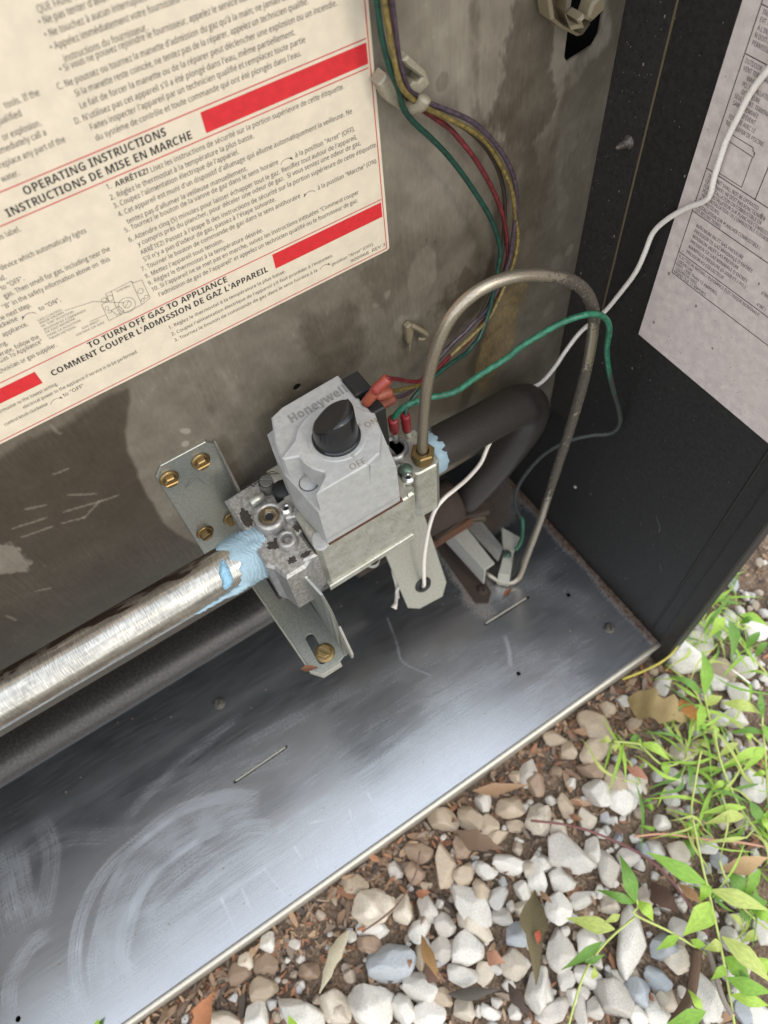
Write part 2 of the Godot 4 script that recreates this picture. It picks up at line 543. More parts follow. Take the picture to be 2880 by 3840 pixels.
# wipes a streaky band of film along a line of pan points (x, z)
func wipe(pts: Array, width: float, strength: float, streak := 0.8, edge := 0.25, sd := 1):
	var line := []
	for p in pts: line.append(Vector3(p.x, 0, p.y))
	line = MB.curve(line, 6)
	var n := noise(0.9, 200 + sd, 3)
	var nl := noise(0.03, 240 + sd, 2)
	var along := 0.0
	var best := {}
	var total := 0.0
	for i in line.size() - 1: total += line[i].distance_to(line[i + 1])
	var fade := minf(width * 1.3, total * 0.3)
	for i in line.size() - 1:
		var a := Vector2(line[i].x, line[i].z)
		var b := Vector2(line[i + 1].x, line[i + 1].z)
		var t := (b - a).normalized()
		var len := a.distance_to(b)
		var lo := Vector2(minf(a.x, b.x), minf(a.y, b.y)) - Vector2.ONE * width
		var hi := Vector2(maxf(a.x, b.x), maxf(a.y, b.y)) + Vector2.ONE * width
		for py in range(maxi(0, int((lo.y + 50.0) * PS)), mini(PH, int((hi.y + 50.0) * PS) + 1)):
			for px in range(maxi(0, int((lo.x + 600.0) * PS)), mini(PW, int((hi.x + 600.0) * PS) + 1)):
				var p := Vector2(px / PS - 600.0, py / PS - 50.0)
				var s := (p - a).dot(t)
				if s < -0.35 or s > len + 0.35: continue
				var off := (p - a).cross(t)
				var u := absf(off) / width
				if u > 1.0: continue
				var v := clampf((1.0 - u) / edge, 0.0, 1.0) * clampf((minf(along + s, total - along - s) + 3.0 * n.get_noise_2d(off * 3.0, 7.0)) / fade, 0.0, 1.0)
				var m: float = n.get_noise_2d(off * 2.2, (along + s) * 0.012)
				var q := strength * v * clampf(1.0 - streak + streak * (0.5 + 1.5 * m), 0.0, 1.3) * (0.75 + 0.5 * nl.get_noise_2d(p.x, p.y))
				var at := py * PW + px
				if not best.has(at) or best[at] < q: best[at] = q
		along += len
	for at in best: film[at] = 1.0 - (1.0 - film[at]) * (1.0 - clampf(best[at], 0.0, 0.95))

func pan_material() -> StandardMaterial3D:
	film.resize(PW * PH)
	film.fill(0.0)
	var v2 := func(a: Array) -> Array:
		var o := []
		for k in range(0, a.size(), 2): o.append(Vector2(a[k], a[k + 1]))
		return o
	# wiping arcs on the left, long strokes along the front, scuffs on the right
	wipe(v2.call([-347, 93, -366, 78, -389, 68, -414, 64, -439, 66, -464, 69, -482, 76, -498, 88, -510, 104, -518, 122, -521, 140, -520, 156]), 6.0, 0.4, 0.9, 0.3, 1)
	wipe(v2.call([-348, 95, -378, 84, -405, 80, -429, 80, -449, 84, -468, 96, -484, 114, -494, 129, -498, 147, -498, 162]), 17.0, 0.36, 0.62, 0.15, 2)
	wipe(v2.call([-348, 119, -364, 107, -388, 105, -420, 106, -445, 110, -463, 118]), 7.0, 0.28, 0.9, 0.3, 3)
	wipe(v2.call([-523, 89, -537, 88, -552, 95, -562, 105, -568, 123]), 7.0, 0.3, 0.8, 0.3, 4)
	wipe(v2.call([-538, 5, -540, 27, -543, 56, -543, 83]), 19.0, 0.42, 0.75, 0.3, 5)
	wipe(v2.call([-506, 5, -505, 34, -519, 62, -532, 78]), 9.0, 0.3, 0.9, 0.3, 6)
	wipe(v2.call([-448, 46, -409, 35, -375, 29, -330, 24]), 6.0, 0.18, 0.7, 0.6, 7)
	wipe(v2.call([-432, 36, -382, 45, -330, 50, -230, 58]), 9.0, 0.18, 0.8, 0.6, 8)
	wipe(v2.call([-470, 134, -412, 130, -352, 130, -260, 131, -160, 128]), 13.0, 0.3, 0.9, 0.2, 9)
	wipe(v2.call([-494, 157, -423, 154, -346, 156, -282, 154, -180, 156, -60, 158]), 19.0, 0.24, 0.75, 0.12, 10)
	wipe(v2.call([-330, 100, -260, 92, -180, 100, -100, 122, -40, 150]), 18.0, 0.14, 0.7, 0.6, 11)
	wipe(v2.call([-290, 70, -220, 66, -150, 82, -90, 108]), 14.0, 0.12, 0.7, 0.6, 12)
	wipe(v2.call([-180, 20, -186, 45, -191, 63, -178, 86]), 1.6, 0.3, 0.4, 0.8, 13)
	wipe(v2.call([-104, 92, -110, 106, -118, 118]), 2.5, 0.4, 0.4, 0.8, 14)
	wipe(v2.call([-560, 40, -500, 30, -440, 62, -380, 58, -300, 78]), 10.0, 0.16, 0.9, 0.5, 70)
	wipe(v2.call([-470, 118, -430, 124, -390, 118, -350, 124]), 9.0, 0.22, 0.9, 0.4, 71)
	wipe(v2.call([-300, 110, -240, 118, -180, 112, -110, 120]), 12.0, 0.2, 0.9, 0.5, 72)
	wipe(v2.call([-480, 150, -486, 130, -470, 110, -440, 98, -400, 94]), 5.0, 0.3, 0.8, 0.4, 73)
	wipe(v2.call([-545, 120, -530, 140, -525, 165]), 14.0, 0.25, 0.9, 0.4, 74)
	wipe(v2.call([-70, 70, -40, 90, -20, 130]), 16.0, 0.12, 0.6, 0.6, 15)
	wipe(v2.call([-120, 60, -60, 62, -10, 60]), 14.0, 0.16, 0.5, 0.7, 16)
	# the comb of short dried marks near the front edge
	var dash := [-406, 139, -406, 166, -390, 140, -390, 164, -394, 156, -392, 171, -369, 139, -364, 166, -342, 137, -341, 151, -331, 152, -335, 166, -320, 147, -322, 168, -292, 138, -301, 168, -274, 135, -274, 158, -325, 130, -306, 137]
	for k in range(0, dash.size(), 4): wipe([Vector2(dash[k], dash[k + 1]), Vector2(dash[k + 2], dash[k + 3])], 1.3, 0.55, 0.4, 0.6, 17 + k)
	wipe(v2.call([-409, 139, -369, 139, -336, 139, -294, 137, -274, 135]), 1.8, 0.3, 0.6, 0.7, 60)
	wipe(v2.call([-290, 143, -284, 156, -278, 149]), 6.0, 0.3, 0.5, 0.7, 61)
	var col := PackedByteArray()
	col.resize(PW * PH * 3)
	var rm := PackedByteArray()
	rm.resize(PW * PH * 3)
	var br := noise(0.9, 301, 3)
	var lo := noise(0.018, 302, 3)
	var fi := noise(0.5, 303, 2)
	var i := 0
	for py in PH:
		var z := py / PS - 50.0
		for px in PW:
			var x := px / PS - 600.0
			var f := film[py * PW + px]
			var b: float = br.get_noise_2d(x * 0.02, z * 1.4)
			var l: float = lo.get_noise_2d(x, z)
			var sp: float = fi.get_noise_2d(x, z)
			var base := Vector3(174, 174, 174) * (1.0 + 0.05 * b + 0.02 * l)
			var haze := clampf(0.10 + 0.06 * l + 0.14 * br.get_noise_2d(x * 0.03 + 40.0, z * 0.35) + 0.04 * sp, 0.0, 1.0)
			var ff := clampf(f * 1.05 + haze * 0.35, 0.0, 1.0)
			var c := base.lerp(Vector3(186, 189, 193), ff)
			if f > 0.42: c = c.lerp(Vector3(236, 238, 240), clampf((f - 0.42) * 2.0, 0.0, 0.8))
			if sp > 0.7 and lo.get_noise_2d(x * 5.0, z * 5.0) > 0.15: c = c.lerp(Vector3(112, 104, 94), 0.5)
			# rusty stain round the pilot's slot and along the right wall
			var rs := soft(in_ellipse(x, z, -97, 34, 16, 32, 0.15) + 8.0 * l + 4.0 * sp, 6.0) * 0.6
			rs = maxf(rs, soft(absf(x + 2.0) - 5.0 - 4.0 * l + 3.0 * sp, 5.0) * 0.8)
			rs = maxf(rs, soft(in_ellipse(x, z, -40, -24, 56, 24) + 14.0 * l + 5.0 * sp, 12.0) * 0.7)
			c = c.lerp(Vector3(92, 70, 52) * (1.0 + 0.4 * sp), rs)
			col[i] = clampi(int(c.x), 0, 255); col[i + 1] = clampi(int(c.y), 0, 255); col[i + 2] = clampi(int(c.z), 0, 255)
			rm[i] = clampi(int(255 * (0.22 + 0.34 * ff + 0.03 * b + 0.4 * rs)), 0, 255)
			rm[i + 1] = clampi(int(255 * (0.95 - 0.62 * ff) * (1.0 - rs)), 0, 255)
			i += 3
	var m := StandardMaterial3D.new()
	m.albedo_texture = bytes_tex(PW, PH, col)
	var t := bytes_tex(PW, PH, rm)
	m.roughness_texture = t
	m.roughness_texture_channel = BaseMaterial3D.TEXTURE_CHANNEL_RED
	m.roughness = 1.0
	m.metallic_texture = t
	m.metallic_texture_channel = BaseMaterial3D.TEXTURE_CHANNEL_GREEN
	m.metallic = 1.0
	return m

func hex_screw(parent: Node3D, at: Vector3, up: Vector3, m: Material, r := 4.0, turn := 0.3, called := "screw") -> MeshInstance3D:
	# washer-faced hexagon head with a driver slot
	var e1 := up.cross(Vector3(0.2, 0.35, 0.9)).normalized()
	var e2 := up.cross(e1)
	var mb := MB.new(parent.global_position * 1000.0)
	mb.smooth()
	mb.lathe([Vector2(0, 0), Vector2(r * 1.35, 0), Vector2(r * 1.35, 0.7), Vector2(r * 1.1, 1.2), Vector2(0, 1.2)], at, up, 20)
	mb.smooth(false)
	var d := Vector2.from_angle(turn)
	var q := Vector2(-d.y, d.x)
	var g := r * 0.17
	for s in [-1.0, 1.0]:   # two halves either side of the slot
		var pts := [q * g * s + d * r * 0.93]
		var hex := ngon(6, r, Vector2.ZERO, turn)
		var mine := []
		for p in hex:
			if p.dot(q) * s > g: mine.append(p)
		mine.sort_custom(func(a, b): return a.dot(d) > b.dot(d))
		pts.append_array(mine)
		pts.append(q * g * s - d * r * 0.93)
		mb.prism(poly(pts), e1, e2, up, at, 1.0, 4.2, 0.5, false)
	mb.prism(poly([d * r * 0.9 + q * g, -d * r * 0.9 + q * g, -d * r * 0.9 - q * g, d * r * 0.9 - q * g]), e1, e2, up, at, 1.0, 2.9, 0.0, false)
	return put(called, mb.mesh(), m, parent)

func build_cabinet():
	var heater := thing("pool_heater", "opened pool heater cabinet with brown back panel, black side wall and steel floor pan", "heater")
	# back panel with its bolt holes and the rectangular slot at the top right
	var mb := MB.new()
	mb.uvf = func(p: Vector3) -> Vector2: return Vector2((p.x + 660.0) / 680.0, (560.0 - p.y) / 430.0)
	var slotp := poly([Vector2(-34, 423), Vector2(-32, 420), Vector2(-17, 422), Vector2(-14, 426), Vector2(-14, 470), Vector2(-34, 470)])
	mb.prism(poly([Vector2(-900, 140), Vector2(0, 140), Vector2(0, 640), Vector2(-430, 640), Vector2(-430, 900), Vector2(-900, 900)]), X, Y, Z, Vector3.ZERO, -1.2, 0.0, 0.0, true, [ngon(14, 2.6, Vector2(-198, 308.6)), slotp])
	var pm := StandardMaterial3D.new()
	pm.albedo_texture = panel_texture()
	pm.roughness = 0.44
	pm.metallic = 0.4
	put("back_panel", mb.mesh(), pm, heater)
	# burner space behind and below the panel
	mb = MB.new()
	mb.box(V(-900, 0.5, -170), V(6, 640, -166))
	mb.box(V(-429, 640.5, -170), V(6, 644, 0.5))
	mb.box(V(-900, 900.5, -170), V(-429, 904, 0.5))
	mb.box(V(-432, 645, -165), V(-430, 900, -1.5))
	mb.box(V(-900, 640, -169.5), V(-430, 900, -166.5))
	mb.box(V(-906, 0, -170), V(-901, 640, 185))
	put("inner_housing", mb.mesh(), M.dark_inside, heater)
	# right-hand side wall with its folded front lip and the corner strip
	mb = MB.new()
	mb.box(V(0.2, -36, -160), V(1.6, 640, 182))
	mb.box(V(-1.6, 2, 172), V(0.1, 640, 183.5), 0.5)
	mb.box(V(1.7, -34, 180.5), V(15, 640, 183.5), 0.5)
	var wall := put("side_wall", mb.mesh(), M.black_paint, heater)
	mb = MB.new()
	mb.box(V(-0.9, 150, 0.2), V(0.1, 640, 27.6), 0.2)
	put("corner_strip", mb.mesh(), M.flange_paint, heater)
	mb = MB.new()
	mb.box(V(-0.5, 150, 27.7), V(0.1, 640, 28.5))
	put("seam_edge", mb.mesh(), mat(rgb8(98, 84, 62), 0.6), heater)
	mb = MB.new()
	mb.smooth()
	mb.tube([V(0.4, 6, 161), V(0.4, 300, 161), V(0.4, 640, 161)], 1.1, 10, 2)
	put("fold_ridge", mb.mesh(), M.black_paint, wall)
	mb = MB.new()
	var dr := RandomNumberGenerator.new()
	dr.seed = 23
	for k in 420:
		var c := V(0.02, dr.randf_range(8, 470), dr.randf_range(2, 158))
		if k < 120: c = V(-0.96, dr.randf_range(200, 460), dr.randf_range(1, 27))
		var s := dr.randf_range(0.12, 0.42) if k % 14 else dr.randf_range(0.5, 1.1)
		var tw := dr.randf() * TAU
		for j in 5: mb.tri(c - X * 0.12, c + Vector3(0, cos(tw + TAU * j / 5), sin(tw + TAU * j / 5) * 0.6) * s, c + Vector3(0, cos(tw + TAU * (j + 1) / 5), sin(tw + TAU * (j + 1) / 5) * 0.6) * s, -X)
	put("dust_specks", mb.mesh(), mat(rgb8(120, 110, 98), 0.9), wall).set_meta("kind", "stuff")
	mb = MB.new()
	for q in [[142, 119, 134, 126], [134, 126, 128, 127], [96, 139, 88, 143], [120, 110, 117, 112]]: ink_line(mb, V(-0.06, q[0], q[1]), V(-0.06, q[2], q[3]), 0.5, -X)
	put("scratch_marks", mb.mesh(), mat(rgb8(96, 92, 86), 0.8), wall).set_meta("kind", "stuff")
	mb = MB.new()
	mb.smooth()
	mb.lathe([Vector2(1.6, 0), Vector2(1.3, 0.8), Vector2(0, 1.1)], V(0.2, 83.4, 43.9), -X, 12)
	put("rivet", mb.mesh(), M.galv_dull, wall)
	# the sharp end of a sheet-metal screw sticking out of the corner strip
	mb = MB.new()
	mb.smooth()
	mb.lathe([Vector2(3.6, 0), Vector2(3.2, 1.0), Vector2(2.1, 1.6), Vector2(1.9, 4.6), Vector2(1.0, 7.6), Vector2(0, 9.0)], V(-0.9, 378, 19.5), -X, 14)
	put("screw_tip", mb.mesh(), mat(rgb8(112, 100, 90), 0.5, 0.4, M.g3, 60.0), wall)
	# floor pan: sheet with slots and holes, a rolled front edge and a skirt down to the ground
	mb = MB.new()
	mb.uvf = func(p: Vector3) -> Vector2: return Vector2((p.x + 600.0) / 610.0, (p.z + 50.0) / 230.0)
	var holes := [slot(Vector2(-335, 69.5), 24.0, 1.3, Vector2(1, -0.018)), slot(Vector2(-88.5, 75.6), 23.0, 1.3, Vector2(1, 0.02)), ngon(10, 1.9, Vector2(-115.5, 126.5)), ngon(10, 2.0, Vector2(-34.4, 94.4)), ngon(10, 2.0, Vector2(-563, 127.7))]
	mb.prism(poly([Vector2(-900, -166), Vector2(-0.5, -166), Vector2(-0.5, 171), Vector2(-900, 171)]), X, Z, Y, Vector3.ZERO, -1.0, 0.0, 0.0, true, holes)
	var pan_m := pan_material()
	var pan := put("floor_pan", mb.mesh(), pan_m, heater)
	mb = MB.new()
	mb.smooth()
	mb.tube([V(-900, -1.6, 172.4), V(-450, -1.5, 172.6), V(-0.5, -1.6, 172.4)], 2.5, 12, 4)
	mb.smooth(false)
	mb.box(V(-900, -46, 170.2), V(-0.5, -2.2, 171.8))
	put("rolled_edge", mb.mesh(), mat(rgb8(198, 190, 174), 0.42, 0.45, M.g1, 14.0, M.b1, 0.01), pan)
	for l in [[-358.6, 69.9, -311.4, 69.05], [-110.8, 75.0, -66.4, 75.9]]:
		mb = MB.new()
		var la := V(l[0], -1.6, l[1])
		var lb := V(l[2], -1.6, l[3])
		mb.quad(la + V(0, 1.2, -0.9), lb + V(0, 1.2, -0.9), lb + V(0, 0.5, 0.0), la + V(0, 0.5, 0.0), V(0, 1, 0.6))
		mb.quad(la + V(0, 0.9, -0.9), lb + V(0, 0.9, -0.9), lb + V(0, 0.2, 0.0), la + V(0, 0.2, 0.0), V(0, -1, -0.6))
		put("slot_lip", mb.mesh(), M.galv_dull, pan)
	# loose grit and scraps on the sheet
	mb = MB.new()
	var gr := RandomNumberGenerator.new()
	gr.seed = 19
	for k in 150:
		var c := V(gr.randf_range(-570, -10), 0.15, gr.randf_range(-30, 168))
		if k < 50: c = V(gr.randf_range(-130, -15), 0.15, gr.randf_range(-20, 90))
		var s := gr.randf_range(0.25, 0.8)
		for j in 5: mb.tri(c + Y * s * 0.5, c + Vector3(cos(TAU * j / 5), 0, sin(TAU * j / 5) * 0.7) * s, c + Vector3(cos(TAU * (j + 1) / 5), 0, sin(TAU * (j + 1) / 5) * 0.7) * s, Y)
	put("grit", mb.mesh(), mat(rgb8(132, 112, 90), 0.9), pan).set_meta("kind", "stuff")
	mb = MB.new()
	mb.box(V(-900, -30, -160), V(-1, -28.6, 170))
	put("underside_sheet", mb.mesh(), M.dark_inside, pan)
	for s in [V(-26, 0.2, 138.4), V(-341.5, 0.2, 5.0)]:
		hex_screw(pan, s, Y, mat(rgb8(104, 98, 90), 0.55, 0.4, M.g2, 40.0), 3.6, 0.8, "pan_screw")
	# rust flakes and dirt lying where the wall meets the pan
	mb = MB.new()
	var r := RandomNumberGenerator.new()
	r.seed = 12
	for k in 420:
		var z := r.randf_range(-30, 165)
		var c := V(-absf(r.randfn(0, 3.2)) - 0.8, 0.3, z)
		var s := r.randf_range(0.4, 1.5)
		var u := Vector3(r.randf_range(-1, 1), r.randf_range(-0.2, 0.5), r.randf_range(-1, 1)).normalized() * s
		var w := Vector3(r.randf_range(-1, 1), r.randf_range(0, 0.6), r.randf_range(-1, 1)).normalized() * s
		mb.tri(c - u, c + u, c + w + Y * 0.3, Y)
		mb.tri(c - u, c + w * 0.4 + Y * 0.8, c + w, Y)
	var flakes := put("rust_flakes", mb.mesh(), M.rust, pan)
	flakes.set_meta("kind", "stuff")
	# formed channel along the mouth of the burner space
	mb = MB.new()
	mb.smooth()
	var prof := [Vector2(-37, 72.0), Vector2(-27, 72.6), Vector2(-17, 71), Vector2(-10.5, 66), Vector2(-8, 60), Vector2(-8.5, 55), Vector2(-11, 52)]
	for k in prof.size() - 1:
		var a: Vector2 = prof[k]
		var b: Vector2 = prof[k + 1]
		mb.quad(V(-880, a.y, a.x), V(-190, a.y, a.x), V(-190, b.y, b.x), V(-880, b.y, b.x), V(0, b.x - a.x, a.y - b.y))
	mb.smooth(false)
	mb.box(V(-880, 50.5, -37), V(-190, 51.5, -11))
	mb.quad(V(-190, 52, -37), V(-190, 72, -37), V(-190, 66, -10.5), V(-190, 52, -11), X)
	put("burner_channel", mb.mesh(), M.tray, heater)

# ---------------------------------------------------------------- the two labels
func build_instruction_label():
	var lab := thing("instruction_label", "cream bilingual operating instructions label with red bars stuck to the back panel", "label")
	var mb := MB.new()
	mb.prism(poly([Vector2(-480, 367.1), Vector2(-135, 367.1), Vector2(-133.8, 368), Vector2(-133.8, 560), Vector2(-480, 560)]), X, Y, Z, Vector3.ZERO, 0.05, 0.32)
	put("sheet", mb.mesh(), M.cream, lab)
	var zi := 0.40
	for b in [[-206.2, 456.0, -136.3, 463.7], [-193.3, 387.0, -136.2, 394.7], [-410.0, 386.7, -304.6, 393.6]]:
		mb = MB.new()
		mb.quad(V(b[0], b[1], zi), V(b[2], b[1], zi), V(b[2], b[3], zi), V(b[0], b[3], zi), Z)
		put("red_bar", mb.mesh(), M.ink_red, lab)
	for l in [[-480, 465.2, -136.2, 465.1], [-480, 454.6, -136.3, 454.5], [-480, 395.9, -136, 396.1], [-480, 368.6, -135.4, 368.6], [-135.4, 368.6, -135.4, 560]]:
		mb = MB.new()
		ink_line(mb, V(l[0], l[1], zi), V(l[2], l[3], zi), 0.45, Z)
		put("red_line", mb.mesh(), M.ink_line, lab)
	# [text, x of the left end, baseline, width] ; a width of 0 leaves the letters as they are, a negative one ends the line at x
	var french := [
		["QUE FAIRE SI VOUS SENTEZ UNE ODEUR DE GAZ", -244.3, 508, 0],
		["• Ne pas tenter d'allumer d'appareil.", -245.4, 505, 0],
		["• Ne touchez à aucun interrupteur électrique, n'utilisez aucun téléphone.", -245.3, 501.5, 0],
		["• Appelez immédiatement votre fournisseur de gaz en suivant les", -245.3, 497.9, 0],
		["instructions du fournisseur.", -242.9, 493.8, 28.1],
		["• Si vous ne pouvez rejoindre le fournisseur, appelez le service des incendies.", -245.4, 491.5, 0],
		["C. Ne poussez ou tournez la manette d'admission du gaz qu'à la main; ne jamais utiliser d'outil.", -248.3, 487.2, 0],
		["Si la manette reste coincée, ne tentez pas de la réparer, appelez un technicien qualifié.", -244.1, 483.5, 0],
		["Le fait de forcer la manette ou de la réparer peut déclencher une explosion ou un incendie.", -244.2, 479.6, 97.5],
		["D. N'utilisez pas cet appareil s'il a été plongé dans l'eau, même partiellement.", -247.8, 475.8, 83.2],
		["Faites inspecter l'appareil par un technicien qualifié et remplacez toute partie", -243.9, 472.2, 82.7],
		["du système de contrôle et toute commande qui ont été plongés dans l'eau.", -243.8, 468.4, 80.2],
		["1.", -247.2, 451.3, 1.7],
		["Lisez les instructions de sécurité sur la portion supérieure de cette étiquette.", -230.1, 450.8, 82.2],
		["2. Réglez le thermostat à la température la plus basse.", -247.6, 447.2, 59],
		["3. Coupez l'alimentation électrique de l'appariel.", -247.7, 443.8, 51.6],
		["4. Cet appareil est muni d'un dispositif d'allumage qui allume automatiquement la veilleuse. Ne", -247.5, 440.1, 101.8],
		["tentez pas d'allumer la veilleuse manuellement.", -245.6, 436.1, 51.1],
		["5. Tournez le bouton de la vanne de gaz dans le sens horaire", -247.7, 433.2, 66.4],
		["à la position \"Arret\" (OFF).", -173.5, 432.6, 28],
		["6. Attendre cinq (5) minutes pour laisser échapper tout le gaz. Reniflez tout autour de l'appareil,", -247.8, 428.9, 102.9],
		["y compris près du plancher, pour déceler une odeur de gaz.  Si vous sentez une odeur de gaz,", -245.4, 425.7, 102],
		["ARRÊTEZ! Passez à l'étape B des instructions de sécurité sur la portion supérieure de cette étiquette.", -245.7, 421.8, 110.1],
		["S'il n'y a pas d'odeur de gaz, passez à l'étape suivante.", -245.7, 418.5, 59.8],
		["7. Tourner le bouton de commande de gaz dans le sens antihoraire", -248.1, 414.9, 73.3],
		["à la position \"Marche\" (ON).", -166.2, 414.6, 29.9],
		["8. Mettez l'appareil sous tension.", -247.8, 411.2, 35.5],
		["9. Réglez le thermostat à la température désirée.", -247.9, 407.6, 53.3],
		["10. Si l'appareil ne se met pas en marche, suivez les instructions intitulées \"Comment couper", -247.6, 404.1, 100.5],
		["l'admission de gaz de l'appareil\" et appelez un technicien qualifié ou le fournisseur de gaz.", -245.8, 400.4, 97.8],
		["to \"ON\".", -289.8, 418.1, 8.7],
		["to \"OFF\".", -300.8, 374.9, 10.3],
	]
	var english := [
		["tools. If the", -254.2, 487.8, -1],
		["qualified", -262, 484.2, -1],
		["or explosion.", -257.8, 479.5, -1],
		["Immediately call a", -257.8, 476.2, -1],
		["replace any part of the", -253.2, 472, -1],
		["water.", -271.4, 467.8, -1],
		["this label.", -280.4, 450.2, -1],
		["device which automatically lights", -260.5, 439.7, -1],
		["hand.", -293.3, 436, -1],
		["to \"OFF\".", -288.4, 432.6, -1],
		["gas. Then smell for gas, including near the", -255.7, 429.1, -1],
		["\"B\" in the safety information above on  this", -257.4, 425.2, -1],
		["the next step.", -291.4, 421.5, -1],
		["clockwise", -298.4, 418.6, -1],
		["appliance.", -296.3, 414.6, -1],
		["setting.", -306.4, 410.9, -1],
		["operate, follow the", -295.5, 407.2, -1],
		["Gas To Appliance\"", -295.3, 404.6, -1],
		["technician or gas supplier.", -291.5, 400.1, -1],
	]
	var small := [
		["1. Réglez le thermostat à la température la plus basse.", -247.7, 382.7, 58.6],
		["2. Coupez l'alimentation électrique de l'appareil s'il faut procéder à l'entretien.", -247.8, 378.7, 83.3],
		["3. Tournez le bouton de commande de gaz dans le sens horaire à la", -247.8, 374.9, 74.1],
		["position \"Arret\" (OFF).", -165.7, 373.9, 23.3],
		["900968  REV 3", -155.7, 370.5, 19.6],
		["thermostat to the lowest setting.", -299.9, 382.3, -1],
		["electrical power to the appliance if service is to be performed.", -264.3, 378.8, -1],
		["control knob clockwise", -308.1, 374.9, -1],
	]
	var heads := [
		["OPERATING INSTRUCTIONS", -273.1, 460.9, 52.8],
		["INSTRUCTIONS DE MISE EN MARCHE", -281.7, 456.3, 70],
		["TO TURN OFF GAS TO APPLIANCE", -281.1, 392.2, 64.9],
		["COMMENT COUPER L'ADMISSION DE GAZ L'APPAREIL", -299.6, 387.5, 102.6],
	]
	var thin := [
		["GAS CONTROL", -292.5, 414.2, 10.2],
		["KNOB SHOWN", -292.4, 412.8, 9.9],
		["IN \"ON\" POSITION", -292.6, 411.2, 13.4],
		["BOUTON DE COMMANDE", -292.3, 409.4, 17.6],
		["DE GAZ MONTRE", -292.5, 407.9, 12.5],
		["DANE LA POSITION", -292.6, 406.1, 14],
		["*MARCHE*(ON)", -292.7, 404.4, 11.2],
		["GAS INLET", -279.7, 402.2, 7.6],
		["ENTREE DE GAZ", -282.8, 400.4, 12.2],
		["HONEYWELL", -260.7, 411, 5.9],
	]
	for blk in [["french_text", french, font, M.ink, 2.05], ["english_text", english, font, M.ink, 2.05], ["closing_text", small, font, M.ink, 1.75], ["heading_text", heads, bold, M.ink_black, 3.0], ["diagram_text", thin, font, M.ink_light, 0.98], ["bold_text", [["ARRÊTEZ!", -244.2, 451.0, 13.1]], bold, M.ink_black, 2.05]]:
		mb = MB.new()
		for t in blk[1]:
			text_into(mb, t[0], blk[2], V(t[1], t[2], zi + 0.02), X, Y, blk[4], maxf(t[3], 0.0), t[3] < 0.0, 0.79)
		put(blk[0], mb.mesh(), blk[3], lab)
	# the small line drawing of the gas valve and the curved arrows
	mb = MB.new()
	var dr := func(a: Array):
		for k in a.size() - 1: ink_line(mb, V(a[k].x, a[k].y, zi + 0.02), V(a[k + 1].x, a[k + 1].y, zi + 0.02), 0.16, Z)
	dr.call([Vector2(-268.3, 408.9), Vector2(-268.8, 400.5), Vector2(-253.9, 400.6), Vector2(-249.6, 401.9), Vector2(-249.6, 411.5), Vector2(-253.3, 411.8), Vector2(-253.6, 413.0), Vector2(-265.0, 412.6), Vector2(-265.0, 409.2), Vector2(-268.3, 408.9)])
	dr.call([Vector2(-262.4, 412.6), Vector2(-263.6, 406.0), Vector2(-263.4, 400.6)])
	dr.call([Vector2(-253.6, 413), Vector2(-253.9, 400.6)])
	dr.call([Vector2(-266, 404.5), Vector2(-264.8, 401.2), Vector2(-261.5, 401.4), Vector2(-262.4, 404.8), Vector2(-266, 404.5)])
	dr.call([Vector2(-281.8, 413.7), Vector2(-270.5, 411.9), Vector2(-260.0, 405.2)])
	dr.call([Vector2(-275.7, 404.0), Vector2(-268.8, 403.8)])
	for c in [[-259.2, 403.9, 1.7], [-259.4, 403.6, 3.6], [-264.1, 410.0, 1.3], [-266.6, 410.4, 1.0], [-267.1, 406.3, 0.8], [-266.8, 404.3, 0.7], [-252.0, 406.9, 1.2], [-250.9, 403.2, 0.8], [-252.7, 402.6, 0.7]]:
		ink_circle(mb, V(c[0], c[1], zi + 0.02), c[2], 0.15, X, Y)
	dr.call([Vector2(-260.6, 403), Vector2(-258, 405)])
	for a in [[-180.5, 432.4, -174.8, -1], [-173.3, 414.4, -167.6, 1], [-172.3, 375.1, -166.7, -1], [-297.0, 418.0, -291.4, 1], [-307.1, 374.6, -301.5, -1]]:
		var c: Vector3 = V((a[0] + a[2]) * 0.5, a[1] - 0.6, zi + 0.02)
		ink_circle(mb, c, (a[2] - a[0]) * 0.5, 0.2, X, Y, 0.25, PI - 0.25, 0.7)
		var e: Vector3 = c + X * (-a[3]) * (a[2] - a[0]) * 0.48 + Y * 0.5
		mb.tri(e, e + V(a[3] * 1.2, 0.9, 0), e + V(a[3] * 0.3, 1.5, 0), Z)
	put("valve_drawing", mb.mesh(), M.ink, lab).set_meta("kind", "stuff")

